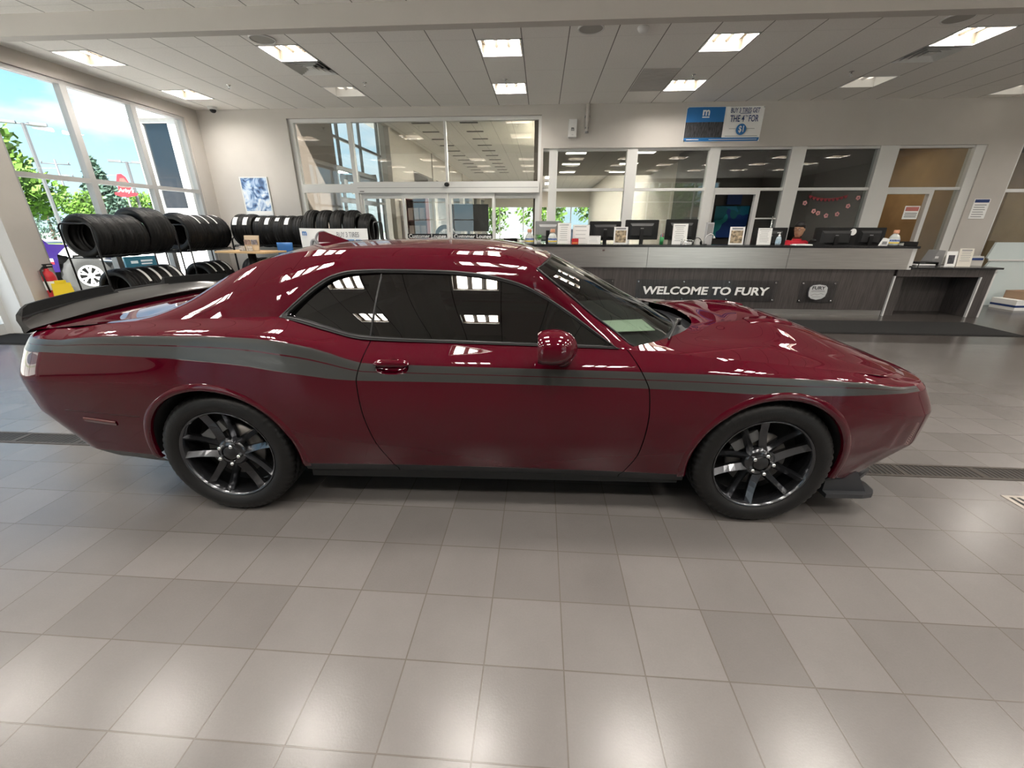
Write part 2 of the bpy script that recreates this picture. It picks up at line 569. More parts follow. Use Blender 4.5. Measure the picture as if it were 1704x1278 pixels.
for i in range(i0, i1):
    for j in range(j0, j1):
        if (i, j) in holes: continue
        x0, x1 = CX0 + i * CDX, CX0 + (i + 1) * CDX
        y0, y1 = CY0 + j * CDY, CY0 + (j + 1) * CDY
        x0, x1 = max(x0, XL - .1), min(x1, XR + .1)
        y0, y1 = max(y0, YF - .1), min(y1, YB + .05)
        if x1 <= x0 or y1 <= y0: continue
        b.add([(x0, y0, H), (x1, y0, H), (x1, y1, H), (x0, y1, H)], [(0, 3, 2, 1)])
struct(b, 'ceiling', M['ceil'])
b = MB(); b.bx(XL - .5, XR + .3, YF - .3, YB + .3, 4.25, 4.5)
struct(b, 'roof', M['stucco'])

# left wall: window opening, pier, recessed door, plain wall behind the camera
b = MB()
b.bx(XL - .25, XL, 7.87, YB, 0, 4.25)
b.bx(XL - .25, XL, 4.38, 7.87, 3.66, 4.25)
b.bx(XL - .25, XL, 4.38, 7.87, 0, 0.10)
b.bx(XL - .25, XL, 4.0, 4.38, 0, 4.25)
b.bx(XL - .25, XL, -2.6, 4.0, 3.6, 4.25)
b.bx(XL - .25, XL, YF, -2.6, 0, 4.25)
struct(b, 'wall_left', M['wall'])
b = MB()
b.bx(-7.95, XL - .25, 3.98, 4.12, 0, 3.75); b.bx(-7.95, XL - .25, -2.72, -2.6, 0, 3.75); b.bx(-7.95, XL - .25, -2.6, 4.0, 3.6, 3.75)
struct(b, 'trim_1', M['white'])
b = MB()
b.bx(XL, XL + .012, 4.40, YB, 0, 0.1); b.bx(XL - .0, XL + .012, 4.0, 4.38, 0, 0.1); b.bx(XL, XL + .012, YF, -2.6, 0, .1)
struct(b, 'baseboard_left', M['dark'])

b = MB()
b.bx(XL - .25, -5.36, YB, YB + .25, 0, 4.25)
b.bx(-5.36, 0.12, YB, YB + .25, 3.69, 4.25)
b.bx(0.12, 0.17, YB, YB + .25, 0, 4.25)
b.bx(0.17, 8.98, YB, YB + .25, 3.08, 4.25)
b.bx(8.98, 9.62, YB, YB + .25, 0, 4.25)
b.bx(9.62, 12.2, YB, YB + .25, 3.11, 4.25)
b.bx(9.62, 12.2, YB, YB + .25, 0, 0.08)
b.bx(12.2, XR + .2, YB, YB + .25, 0, 4.25)
struct(b, 'wall_back', M['wall'])
b = MB(); b.bx(XL, -5.36, YB - .012, YB, 0, .1); b.bx(8.98, 9.62, YB - .012, YB, 0, .1)
struct(b, 'baseboard_back', M['dark'])
b = MB(); b.bx(XR, XR + .2, YF, YB, 0, 4.25)
struct(b, 'wall_right', M['wall'])
# wall behind the camera with a wide glazed bay on the right
b = MB()
b.bx(-3.6, 4.6, YF - .2, YF, 0, 4.25); b.bx(XL - .25, -7.0, YF - .2, YF, 0, 4.25); b.bx(-7.0, -3.6, YF - .2, YF, 3.72, 4.25); b.bx(9.4, XR + .2, YF - .2, YF, 0, 4.25)
b.bx(4.6, 9.4, YF - .2, YF, 3.72, 4.25)
struct(b, 'wall_front', M['wall_mid'])
b = MB()
for k in range(5):
    x = 4.6 + k * 1.2
    b.bx(x - .03, x + .03, YF - .14, YF - .06, 0, 3.72)
for z in (0.03, 0.95, 1.85, 2.75, 3.69):
    b.bx(4.6, 9.4, YF - .13, YF - .07, z - .03, z + .03)
g = struct(b, 'window_1', M['alu'])
b = MB(); b.bx(4.6, 9.4, YF - .105, YF - .095, 0, 3.72); b.build('pane', M['glass'], g)

b = MB()
for x in (-7.0, -5.87, -4.73, -3.6): b.bx(x - .03, x + .03, YF - .14, YF - .06, 0, 3.72)
for z in (0.03, 0.95, 1.85, 2.75, 3.69): b.bx(-7.0, -3.6, YF - .13, YF - .07, z - .03, z + .03)
g = struct(b, 'added_window', M['alu'])  # unseen left-hand bay, added to send daylight onto the ceiling
b = MB(); b.bx(-7.0, -3.6, YF - .105, YF - .095, 0, 3.72); b.build('pane', M['glass'], g)
b = MB(); b.bx(XL - .4, XR + .3, YF - 4.2, YF - .2, 4.05, 4.3)
struct(b, 'added_sun_canopy', M['stucco'])  # unseen canopy added to keep the sun out of the front glazing
# header beam between the two bays
b = MB(); b.bx(XL, XR, 3.99, 4.13, 3.655, 4.25)
struct(b, 'trim_2', M['wall'])

# ---------------------------------------------------------------- left window (three bays, transom bar)
b = MB()
for y0, y1 in ((4.38, 4.42), (5.465, 5.565), (6.65, 6.75), (7.80, 7.87)):
    b.bx(XL - .13, XL - .02, y0, y1, .1, 3.66)
b.bx(XL - .127, XL - .023, 4.385, 7.865, 3.60, 3.655); b.bx(XL - .127, XL - .023, 4.385, 7.865, .105, .17)
b.bx(XL - .127, XL - .023, 4.385, 7.865, 2.21, 2.275)
win = struct(b, 'window_2', mat('window_frame_grey', (.40, .40, .395), .45))
for n, (y0, y1) in enumerate(((4.42, 5.465), (5.565, 6.65), (6.75, 7.80))):
    for z0, z1 in ((.17, 2.21), (2.275, 3.60)):
        b = MB(); b.bx(XL - .08, XL - .07, y0, y1, z0, z1); b.build('pane', M['glass'], win)

# ---------------------------------------------------------------- far-left glass door in its recess
b = MB()
for yy in (-2.6, -1.3, 0, 1.28, 2.56, 3.90): b.bx(-7.95, -7.88, yy, yy + .08, 0, 3.6)
b.bx(-7.947, -7.883, -2.6, 3.98, 3.52, 3.595); b.bx(-7.947, -7.883, -2.6, 3.98, 2.2, 2.28)
b.bx(-7.947, -7.883, -2.6, 3.98, 0, .16)
d1 = struct(b, 'door_1', M['alu'])
b = MB(); b.bx(-7.92, -7.91, -2.55, 3.9, .16, 3.52); b.build('pane', M['glass'], d1)
b = MB(); b.tube([(-7.88, 2.68, .9), (-7.82, 2.68, .9), (-7.82, 2.68, 1.3), (-7.88, 2.68, 1.3)], .012); b.build('door_handle', M['chrome'], d1)

# ---------------------------------------------------------------- sliding doors and their glazing in the back wall
y0, y1 = YB + .06, YB + .16
b = MB()
b.bx(-5.36, -5.26, y0, y1, 0, 3.69); b.bx(.06, .12, y0, y1, 0, 3.69)
b.bx(-5.36, .12, y0, y1, 3.62, 3.69); b.bx(-5.36, .12, y0, y1, 0, .03)
b.bx(-4.07, -3.98, y0, y1, 0, 3.65); b.bx(-1.96, -1.915, y0, y1, 2.44, 3.65)
b.bx(-5.30, -4.0, y0, y1, 2.25, 2.42)
w3 = struct(b, 'window_3', M['trimwhite'])
for x0, x1, z0, z1 in ((-5.26, -4.07, 2.42, 3.62), (-5.26, -4.07, .03, 2.25), (-3.98, -1.96, 2.46, 3.62), (-1.915, .06, 2.46, 3.62)):
    b = MB(); b.bx(x0, x1, y0 + .045, y0 + .055, z0, z1); b.build('pane', M['glass_in'], w3)
b = MB(); b.bx(-3.98, .10, y0 - .05, y1, 2.235, 2.46)
hd = struct(b, 'door_2', M['trimwhite'])
b = MB(); b.bx(-3.98, .08, y0 - .052, y0 - .05, 2.335, 2.345); b.build('groove', M['grey'], hd)
for k, (x0, x1, yy) in enumerate(((-3.96, -2.94, .05), (-2.99, -1.945, 0), (-1.925, -.89, 0), (-.93, .07, .05))):
    b = MB(); ya, yb = y0 + yy, y0 + yy + .04
    b.bx(x0, x0 + .055, ya, yb, .01, 2.235); b.bx(x1 - .055, x1, ya, yb, .01, 2.235)
    b.bx(x0, x1, ya, yb, 2.125, 2.235); b.bx(x0, x1, ya, yb, .01, .16)
    lf = b.build('sliding_panel' if yy == 0 else 'fixed_panel', M['trimwhite'], hd)
    b = MB(); b.bx(x0 + .055, x1 - .055, ya + .015, ya + .025, .16, 2.125); b.build('pane', M['glass_in'], lf)
    if yy == 0:
        b = MB(); b.bx(x0 + .055, x1 - .055, ya + .008, ya + .013, 1.13, 1.375); b.build('lettering_band', M['black'], lf)
        text('Customer Lounge', 'lettering', M['paper'], x1 - x0 - .17, ((x0 + x1) / 2, ya + .006, 1.312), parent=lf, bold=.012, ext=.0005)
b = MB(); b.blob((-1.935, y0 - .07, 2.40), (.06, .05, .045)); b.build('motion_sensor', M['black'], hd)
b = MB(); b.bx(-3.93, -3.83, y0 - .052, y0 - .045, 2.26, 2.275); b.build('maker_plate', M['dark'], hd)

# ---------------------------------------------------------------- glazing behind the counter
posts = ((.17, .48), (1.94, 2.16), (3.635, 3.84), (5.265, 5.55), (6.99, 7.35), (8.79, 8.98))
b = MB()
for k, (x0, x1) in enumerate(posts):
    if k == 0: x0 = .30
    b.bx(x0, x1, y0 - .03, y1 + .02, 0, 3.08)
b.bx(.17, 8.98, y0, y1, 3.035, 3.08); b.bx(.17, 8.98, y0, y1, 2.265, 2.315); b.bx(.17, 8.98, y0, y1, 0, .12)
w4 = struct(b, 'window_4', M['trimwhite'])
for k in range(5):
    x0, x1 = posts[k][1], posts[k + 1][0]
    b = MB(); b.bx(x0, x1, y0 + .045, y0 + .055, 2.315, 3.035); b.build('pane', M['glass_in'], w4)
    if k not in (2, 4):
        b = MB(); b.bx(x0, x1, y0 + .045, y0 + .055, .12, 2.265); b.build('pane', M['glass_in'], w4)
for n, (x0, xm, x1) in enumerate(((3.84, 4.78, 5.265), (7.35, 8.28, 8.79))):
    b = MB(); b.bx(xm - .05, xm + .03, y0, y1, 0, 2.265); b.bx(x0, xm, y0, y1, 2.19, 2.265); b.bx(x0, x0 + .05, y0, y1, 0, 2.265)
    dd = struct(b, 'door_%d' % (3 + n), M['trimwhite'])
    b = MB(); b.bx(xm + .03, x1, y0 + .045, y0 + .055, .12, 2.265); b.build('pane', M['glass_in'], dd)
    b = MB(); b.tube([(x1 - .1, y0 + .04, 1.2), (x1 - .1, y0 - .03, 1.2), (x1 - .1, y0 - .03, 1.75), (x1 - .1, y0 + .04, 1.75)], .014)
    if n == 0:
        b.build('door_handle', M['chrome'], dd)
        b = MB(); b.bx(xm + .03, x1, y0 + .03, y0 + .06, 1.70, 1.725); b.build('push_bar', M['alu'], dd)
# right-hand window
b = MB()
b.bx(9.62, 9.70, y0, y1, .08, 3.11); b.bx(9.62, 12.2, y0, y1, 3.05, 3.11); b.bx(9.62, 12.2, y0, y1, 2.22, 2.28)
b.bx(10.9, 10.97, y0, y1, .08, 3.11); b.bx(12.12, 12.2, y0, y1, .08, 3.11); b.bx(9.62, 12.2, y0, y1, .08, .14)
w5 = struct(b, 'window_5', M['alu'])
b = MB(); b.bx(9.7, 12.12, y0 + .045, y0 + .055, .14, 3.05); b.build('pane', M['glass_in'], w5)

# ---------------------------------------------------------------- rooms seen through the glass
# dark offices behind panels three and four
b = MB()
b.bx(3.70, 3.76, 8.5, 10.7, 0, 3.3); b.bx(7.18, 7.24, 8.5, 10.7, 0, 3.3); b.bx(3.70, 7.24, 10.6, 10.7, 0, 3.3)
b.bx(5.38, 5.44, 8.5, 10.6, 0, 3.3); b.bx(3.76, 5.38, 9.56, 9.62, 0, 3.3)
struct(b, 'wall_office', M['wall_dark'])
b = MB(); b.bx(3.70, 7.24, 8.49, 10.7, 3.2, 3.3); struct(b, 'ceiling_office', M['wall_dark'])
# hallway behind the last panel
b = MB()
b.bx(7.24, 7.30, 8.5, 11.2, 0, 3.3); b.bx(8.95, 9.03, 8.5, 11.2, 0, 3.3); b.bx(7.24, 9.03, 11.1, 11.2, 0, 3.3)
b.bx(8.95, 13.2, 10.9, 11.0, 0, 3.4); b.bx(13.1, 13.2, 8.5, 11, 0, 3.4)
struct(b, 'wall_hallway', M['tan'])
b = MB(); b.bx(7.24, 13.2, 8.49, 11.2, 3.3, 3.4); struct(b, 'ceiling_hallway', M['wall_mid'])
b = MB()
b.bx(7.86, 8.72, 11.04, 11.095, 0, 2.1)
dh = struct(b, 'door_5', mat('brown_door', (0.16, 0.09, 0.05), 0.5))
for px, pz in ((8.0, 1.95), (8.28, 1.95), (8.0, 1.68)):
    b = MB(); b.bx(px - .08, px + .08, 11.03, 11.04, pz - .11, pz + .11); b.build('paper_notice', M['paper'], dh)
b = MB(); b.bx(8.40, 8.45, 11.03, 11.04, .1, 2.1); b.build('glass_strip', M['alu'], dh)
# showroom beyond the sliding doors
b = MB(); b.bx(.14, 4.1, 8.5, 15.5, 3.30, 3.38)
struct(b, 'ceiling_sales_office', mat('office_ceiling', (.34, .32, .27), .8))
ceil2 = ceiling_mat('showroom_ceiling_tiles', -2.0, .61, 12.0, .305, (0.93, 0.91, 0.86), (0.5, 0.49, 0.47))
b = MB(); b.bx(-4.6, 4.2, 8.49, 36, 4.4, 4.5)
struct(b, 'ceiling_showroom', ceil2)
b = MB(); b.bx(-9.0, -4.6, 8.49, 36, 6.4, 6.5)
struct(b, 'ceiling_vestibule', ceil2)
b = MB()
b.bx(4.1, 4.2, 10.8, 36, 0, 4.4); b.bx(3.76, 4.2, 10.7, 10.8, 0, 4.4)
b.bx(-4.75, -4.6, 12.6, 15.0, 0, 6.4); b.bx(-4.75, -4.6, 8.5, 36, 4.4, 6.4)
b.bx(-4.75, -4.6, 15, 36, 3.45, 4.4); b.bx(-4.75, -4.6, 15, 36, 0, .4)
for y in (17.8, 21.4, 25, 28.6, 32.2): b.bx(-4.8, -4.55, y, y + .5, 0, 4.4)
b.bx(-4.75, 4.2, 35.8, 36, 3.0, 4.4); b.bx(-4.75, 4.2, 35.8, 36, 0, .5)
struct(b, 'wall_showroom', mat('showroom_paint', (0.56, 0.52, 0.45), .7))
b = MB(); b.bx(-.03, .10, 8.5, 9.5, 0, 4.4)
struct(b, 'wall_partition', mat('brown_partition', (0.17, 0.14, 0.11), 0.6))
b = MB()
for y in (9.6, 11.4, 13.2, 15.0, 16.8):
    b.bx(-6.56, -6.48, y - .04, y + .04, 0, 6.4)
for z in (.05, 2.4, 4.2):
    b.bx(-6.56, -6.48, 8.5, 17, z - .04, z + .04)
w6 = struct(b, 'window_6', mat('brown_aluminium', (0.20, 0.19, 0.18), 0.4, metal=.4))
b = MB(); b.bx(-6.525, -6.515, 8.5, 17, .05, 6.4); b.build('pane', M['glass'], w6)
b = MB(); b.bx(-6.56, -6.48, 17, 36, 0, 6.4); b.bx(-9.0, -4.6, 35.9, 36, 0, 6.4)
struct(b, 'wall_vestibule', M['stucco'])
b = MB(); b.bx(-6.47, -6.38, 9.7, 12.6, 0, 6.4)
struct(b, 'wall_lobby', mat('lobby_brown', (.22, .18, .15), .7))
# glass vestibule box inside
b = MB()
for y in (10.2, 11.6, 13.0):
    b.bx(-5.36, -5.28, y - .04, y + .04, 0, 3.0)
for z in (.05, 2.2, 3.0): b.bx(-5.36, -5.28, 10.2, 13.0, z - .05, z + .05)
b.bx(-6.5, -5.3, 12.96, 13.04, 2.9, 3.1)
w7 = struct(b, 'window_7', M['grey'])
b = MB(); b.bx(-5.325, -5.315, 10.2, 13, .05, 3.0); b.build('pane', M['glass'], w7)
for y, z in ((10.7, 2.6), (11.1, 2.55), (12.2, 2.5), (10.75, 1.5), (11.15, 1.55)):
    b = MB(); b.bx(-5.31, -5.305, y - .11, y + .11, z - .15, z + .15); b.build('notice', M['paper'], w7)
b = MB()
for x in (-3.4, -1.4, .6, 2.6): b.bx(x - .04, x + .04, 35.78, 35.84, .5, 3.0)
w8 = struct(b, 'window_8', M['trimwhite'])
b = MB(); b.bx(-4.6, 4.1, 35.82, 35.83, .5, 3.0); b.build('pane', M['glass'], w8)
# ================================================================== CEILING FIXTURES
def troffer(x, y, label, lit=True, group='recessed ceiling lights'):
    w_, d_ = CDX, CDY
    t = thing('ceiling_light', label, 'ceiling light', (x + w_ / 2, y + d_ / 2, H), 0, group)
    hx, hy = w_ / 2 - .004, d_ / 2 - .004
    b = MB()
    for x0, x1, y0, y1 in ((-hx, hx, -hy, -hy + .022), (-hx, hx, hy - .022, hy), (-hx, -hx + .022, -hy, hy), (hx - .022, hx, -hy, hy)):
        b.bx(x0, x1, y0, y1, -.006, .006)
    b.build('rim', M['white'], t)
    b = MB()
    b.bx(-hx, -hx + .006, -hy, hy, 0, .15); b.bx(hx - .006, hx, -hy, hy, 0, .15)
    b.bx(-hx, hx, -hy, -hy + .006, 0, .15); b.bx(-hx, hx, hy - .006, hy, 0, .15)
    b.bx(-hx, hx, -hy, hy, .145, .155)
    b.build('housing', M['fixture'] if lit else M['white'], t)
    b = MB()
    for k in (-1, 0, 1):
        cx = k * .178
        pts = [(cx + .068 * math.cos(a), .138 - .018 * math.sin(a)) for a in np.linspace(0, PI, 7)]
        P = [[(px, -hy + .012, pz), (px, hy - .012, pz)] for px, pz in pts]
        b.grid(np.array(P))
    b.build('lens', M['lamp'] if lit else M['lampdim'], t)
    b = MB()
    for k in (-.5, .5):
        cx = k * .178
        b.add([(cx - .045, -hy + .01, .14), (cx + .045, -hy + .01, .14), (cx + .045, hy - .01, .14), (cx - .045, hy - .01, .14),
               (cx, -hy + .01, .10), (cx, hy - .01, .10)], [(0, 3, 5, 4), (1, 4, 5, 2), (0, 4, 1), (3, 2, 5)])
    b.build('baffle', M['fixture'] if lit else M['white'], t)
    return t
LL = ['recessed ceiling light nearest the left window wall, front row', 'recessed ceiling light in the back left corner by the security camera',
      'recessed ceiling light just in front of the left square air vent', 'recessed ceiling light in the front row above the middle of the sliding doors',
      'small-looking recessed light in the back row above the sliding doors', 'bright recessed ceiling light in front of the dark return panel column',
      'recessed ceiling light beside the grey return panel, back row', 'recessed ceiling light just in front of the right square air vent', 'recessed ceiling light at the right beyond the right air vent', 'added unseen ceiling light near the right wall, front row', 'added unseen ceiling light near the right wall, back row',
      'dim recessed fixture at the far right of the ceiling against the back wall', 'dim recessed ceiling fixture behind the left square air vent',
      'dim recessed ceiling fixture behind the right square air vent']
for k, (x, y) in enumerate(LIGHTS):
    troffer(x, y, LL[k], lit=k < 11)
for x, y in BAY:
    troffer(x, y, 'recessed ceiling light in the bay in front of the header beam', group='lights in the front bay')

def vent(x, y, label):
    t = thing('ceiling_vent', label, 'air vent', (x + CDX / 2, y + CDY / 2, H), 0, 'square ceiling vents')
    hx, hy = CDX / 2 - .004, CDY / 2 - .004
    b = MB(); b.bx(-hx, hx, -hy, hy, .11, .12)
    b.bx(-hx, -hx + .005, -hy, hy, 0, .12); b.bx(hx - .005, hx, -hy, hy, 0, .12); b.bx(-hx, hx, -hy, -hy + .005, 0, .12); b.bx(-hx, hx, hy - .005, hy, 0, .12)
    b.build('duct_box', M['black'], t)
    for k in range(4):
        f0, f1 = 1 - k * .23, 1 - k * .23 - .17
        z0, z1 = -.004, .05
        P = []
        for s_, zz in ((f0, z0), (f1, z1)):
            P.append([(-hx*s_, -hy*s_, zz), (hx*s_, -hy*s_, zz), (hx*s_, hy*s_, zz), (-hx*s_, hy*s_, zz), (-hx*s_, -hy*s_, zz)])
        b = MB(); b.grid(np.array(P), smooth=False)
        o = b.build('louvre_ring', M['trimwhite'], t)
        md = o.modifiers.new('thick', 'SOLIDIFY'); md.thickness = .004
    b = MB(); b.bx(-.05, .05, -.05, .05, -.002, .004); b.build('centre_plate', M['trimwhite'], t)
vent(*VENTS[0], 'square louvred air vent in the left part of the ceiling')
vent(*VENTS[1], 'square louvred air vent in the right part of the ceiling')
b = MB(); b.bx(-.29, .29, -.58, .58, -.008, -.001); 
for k in range(22): b.bx(-.28, .28, -.56 + k * .052, -.545 + k * .052, -.011, -.008)
tag(b.build('return_air_grille', mat('grille_grey', (0.50, 0.48, 0.46), .6), loc=(1.695 + .3075, 6.855, H)), 'darker grey rectangular return grille in the ceiling tiles', 'return grille')

for x, y, l in ((-3.6, 4.84, 'round white ceiling speaker at the left, by the header beam'), (.73, 4.79, 'round ceiling speaker in the middle, by the header beam'),
                (5.05, 4.78, 'round ceiling speaker at the right, by the header beam')):
    t = thing('ceiling_speaker', l, 'speaker', (x, y, H), 0, 'round ceiling speakers')
    b = MB(); b.lathe([(.165, 0), (.165, -.012), (.15, -.016), (.148, -.008)], n=40); b.build('rim', M['trimwhite'], t)
    b = MB(); b.lathe([(.148, -.008), (.1, -.011), (.0001, -.012)], n=40); b.build('grille', mat('speaker_grille', (.42, .41, .38), .7), t)
t = thing('smoke_detector', 'small round white smoke detector on the ceiling near the header beam', 'smoke detector', (1.38, 4.81, H))
b = MB(); b.lathe([(.07, 0), (.07, -.02), (.055, -.045), (.03, -.055), (.0001, -.055)], n=28); b.build('body', M['white'], t)
b = MB(); b.lathe([(.072, -.001), (.075, -.008), (.072, -.012)], n=28); b.build('base_ring', M['trimwhite'], t)
for k, (x, y) in enumerate(((-5.424, 6.66), (-2.958, 6.67), (-.504, 6.65), (2.593, 6.60), (5.069, 6.61))):
    t = thing('sprinkler_head', ['fire sprinkler head nearest the left windows', 'fire sprinkler head to the right of the left air vent', 'fire sprinkler head between the two central ceiling lights',
              'fire sprinkler head just above the return panel and small light', 'fire sprinkler head at right in front of the dim fixture'][k], 'sprinkler', (x, y, H), 0, 'fire sprinkler heads')
    b = MB(); b.lathe([(.038, 0), (.035, -.006), (.014, -.008), (.012, -.03), (.006, -.034), (.006, -.055), (.022, -.056), (.022, -.059), (.0001, -.06)], n=16)
    b.build('body', M['chrome'], t)
    b = MB(); b.tube([(.012, 0, -.03), (.017, 0, -.043), (.004, 0, -.056)], .0025, 5); b.tube([(-.012, 0, -.03), (-.017, 0, -.043), (-.004, 0, -.056)], .0025, 5); b.build('frame_arm', M['chrome'], t)
t = thing('security_camera', 'small grey dome security camera in the back left ceiling corner', 'camera', (-6.8, 8.02, H))
b = MB(); b.lathe([(.09, 0), (.09, -.03), (.075, -.05)], n=28); b.lathe([(.075, -.05), (.0001, -.05)], n=28); b.build('base', M['trimwhite'], t)
b = MB(); b.blob((0, 0, -.055), (.06, .06, .055), 20, 10); b.build('dome', M['black'], t)
# ================================================================== OUTSIDE
GZ = -.12
b = MB(); b.bx(-120, XL - .25, -60, 110, GZ - .2, GZ)
b.bx(XL - .25, 60, -90, YF - .25, GZ - .2, GZ)
struct(b, 'ground', M['concrete'])
b = MB(); b.bx(-46, -38, -60, 110, GZ - .01, GZ + .03)
tag(b.build('lawn', mat('grass', (.16, .28, .06), .9, noise=(.6, .3))), kind='structure')
# the showroom front that projects beyond the back wall, with its dark glass panel
b = MB()
b.bx(-11.05, -7.6, 10.5, 11.6, GZ, 2.0); b.bx(-10.70, -7.6, 10.62, 11.6, 2.0, 4.12); b.bx(-11.05, -7.6, 10.5, 11.6, 4.12, 4.6)
b.bx(-11.05, -10.70, 10.5, 11.6, GZ, 4.6); b.bx(-9.97, -7.6, 10.5, 11.6, GZ, 4.6); b.bx(-11.1, -7.6, 10.42, 11.6, 4.22, 4.30)
b.bx(-7.9, -7.6, 8.45, 11.6, GZ, 5.2)
fc = struct(b, 'wall_facade', M['stucco'])
b = MB(); b.bx(-10.70, -9.97, 10.55, 10.57, .3, 4.12); b.build('dark_glass_panel', M['glass_dark'], fc)

def tree(kind, loc, h, r, label, n=1400, cone=False):
    t = thing('tree', label, 'tree', loc, 0, 'trees across the car park')
    rnd = random.Random(hash((round(loc[0], 1), round(loc[1], 1))) % 9999)
    b = MB(); b.tube([(0, 0, 0), (.03, 0, h * .4), (0, .02, h * .8)], [r * .09, r * .06, r * .02], 8); b.build('trunk', M['bark'], t)
    b = MB()
    def leaf(p, s_, dr=None):
        d = Vector((rnd.gauss(0, 1), rnd.gauss(0, 1), rnd.gauss(0, 1))).normalized() if dr is None else dr
        a = d.orthogonal().normalized(); c = d.cross(a)
        u = a * s_; v = c * s_ * .55
        p = Vector(p)
        b.add([p - u, p - v, p + u, p + v], [(0, 1, 2, 3)])
    if not cone:
        lobes = [(rnd.uniform(-.5, .5) * r, rnd.uniform(-.5, .5) * r, h * rnd.uniform(.35, .82), r * rnd.uniform(.42, .62)) for _ in range(14)]
        for i in range(n):
            lx, ly, lz, lr = lobes[rnd.randrange(14)]
            d = Vector((rnd.gauss(0, 1), rnd.gauss(0, 1), rnd.gauss(0, 1))).normalized() * lr * rnd.uniform(.72, 1.03)
            leaf((lx + d.x, ly + d.y, lz + d.z * .9), r * rnd.uniform(.06, .11))
    else:
        for i in range(n):
            z = h * (1 - rnd.random() ** .55 * .94)
            rr = r * (1 - z / h) * (1.0 if int(z / h * 14) % 2 else .82) + .05
            a = rnd.uniform(0, 2 * PI); q = rr * math.sqrt(rnd.uniform(.35, 1))
            leaf((q * math.cos(a), q * math.sin(a), z - q * .22), r * rnd.uniform(.05, .10))
    b.build('foliage', M['leaf2'] if cone else M['leaf'], t, fix=False)
tree('d', (-46, 34.9, GZ), 11.2, 3.7, 'tall bright green tree left of the light pole outside', 2600)
tree('d', (-40.0, 34.9, GZ), 5.4, 1.6, 'lower green tree between the light pole and the utility pole', 1800)
tree('s', (-45, 41.6, GZ), 8.2, 3.8, 'blue-green spruce tree standing outside by the window mullion', 3000, True)
tree('s', (-57, 45.8, GZ), 7.0, 2.0, 'small dark spruce left of the big spruce outside', 1400, True)
tree('d', (-50, 51.2, GZ), 6.2, 2.6, 'bright green tree right of the red roadside sign', 1600)
tree('d', (-62, 30, GZ), 8.0, 3.4, 'green tree partly hidden behind the wall pier at far left', 1200)
# things mirrored in the counter glass stand outside the glazed bay
tree('d', (12.5, -26, GZ), 6.5, 3.4, 'leafy tree outside the glazed bay, mirrored in the counter glass', 1500)
tree('d', (20.5, -27, GZ), 6.0, 3.2, 'leafy tree beside the tan shop, mirrored in the counter glass', 1500)
t = thing('shop_building', 'tan low shop building mirrored in the counter glass', 'building', (17, -38, GZ))
b = MB(); b.bx(-12, 12, 0, 6, 0, 3.6); b.build('walls', mat('tan_brick', (.45, .32, .22), .8), t)
b = MB(); b.bx(-12.3, 12.3, -.3, 6.3, 3.6, 3.9); b.build('roof', M['dark'], t)
b = MB(); b.bx(-10, 10, 6.0, 6.05, .8, 2.6); b.build('shop_window', M['glass_dark'], t)

def light_pole(loc, h, label, heads):
    t = thing('light_pole', label, 'light pole', loc, 0, 'car park light poles')
    b = MB(); b.bx(-.09, .09, -.09, .09, 0, h); b.build('pole', M['pole'], t)
    b = MB(); b.lathe([(.25, 0), (.25, .7), (.0001, .7)], n=16); b.build('base', M['concrete'], t)
    for dx, dy in heads:
        b = MB(); b.tube([(0, 0, h - .06), (dx * .45, dy * .45, h - .06)], .05, 6)
        R = Matrix.Rotation(math.atan2(dy, dx), 3, 'Z')
        b.obx((dx * .85, dy * .85, h), (.95, .42, .2), R)
        b.build('lamp_head', M['pole'], t)
light_pole((-40, 32.45, GZ), 9.0, 'tall grey light pole with three lamp heads outside the window', ((.75, .66), (-.75, -.66), (.2, .9)))
light_pole((-40, 40.35, GZ), 7.35, 'light pole with two lamp heads right of the red roadside sign', ((.75, .66), (-.75, -.66)))
t = thing('utility_pole', 'thin utility pole with two cross arms between the trees', 'utility pole', (-52, 44.4, GZ))
b = MB(); b.tube([(0, 0, 0), (0, 0, 8.2)], [.16, .10], 8); b.build('pole', M['pole'], t)
for z in (7.75, 6.55):
    b = MB(); b.tube([(-.85, -.75, z), (.85, .75, z)], .06, 6); b.build('cross_arm', M['pole'], t)
    for k in (-.8, .8):
        b = MB(); b.cyl((k * .95, k * .84, z + .05), (k * .95, k * .84, z + .28), .05, n=8); b.build('insulator', M['pole'], t)
# red roadside sign shaped like a hat
t = thing('roadside_sign', 'red hat-shaped roadside sign with white script on a pole', 'sign', (-40, 39.35, GZ), math.atan2(.84, .55))
# local: x along the sign face, y depth
b = MB(); b.cyl((0, 0, 0), (0, 0, 4.4), .09, n=10); b.build('pole', M['pole'], t)
out = [(-.85, 4.35), (-.5, 4.2), (.1, 4.2), (.75, 4.35), (.85, 4.55), (.5, 4.6), (.42, 5.4), (.25, 5.95), (0, 6.2), (-.28, 6.15), (-.45, 5.6), (-.5, 4.6), (-.85, 4.55)]
b = MB(); b.prism(out, -.14, .14); b.build('sign_face', M['red'], t)
inn = [(-.36, 5.0), (.33, 5.0), (.27, 5.5), (.1, 5.85), (-.22, 5.8), (-.32, 5.4)]
b = MB(); b.prism(inn, -.16, -.141); b.build('dark_panel', mat('sign_panel', (.13, .07, .06), .5), t)
text("Arby's", 'lettering', M['paper'], 1.15, (0, -.145, 4.72), parent=t, bold=.01, shear=.2, height=.42)

# purple off-roader with lettering on its flank, parked against the window
t = thing('offroad_car', 'purple off-road car with big tyres parked outside the left window', 'car', (-12.4, 7.1, GZ), math.radians(70))
pur = mat('purple_paint', (.022, .010, .085), .3, coat=.6)
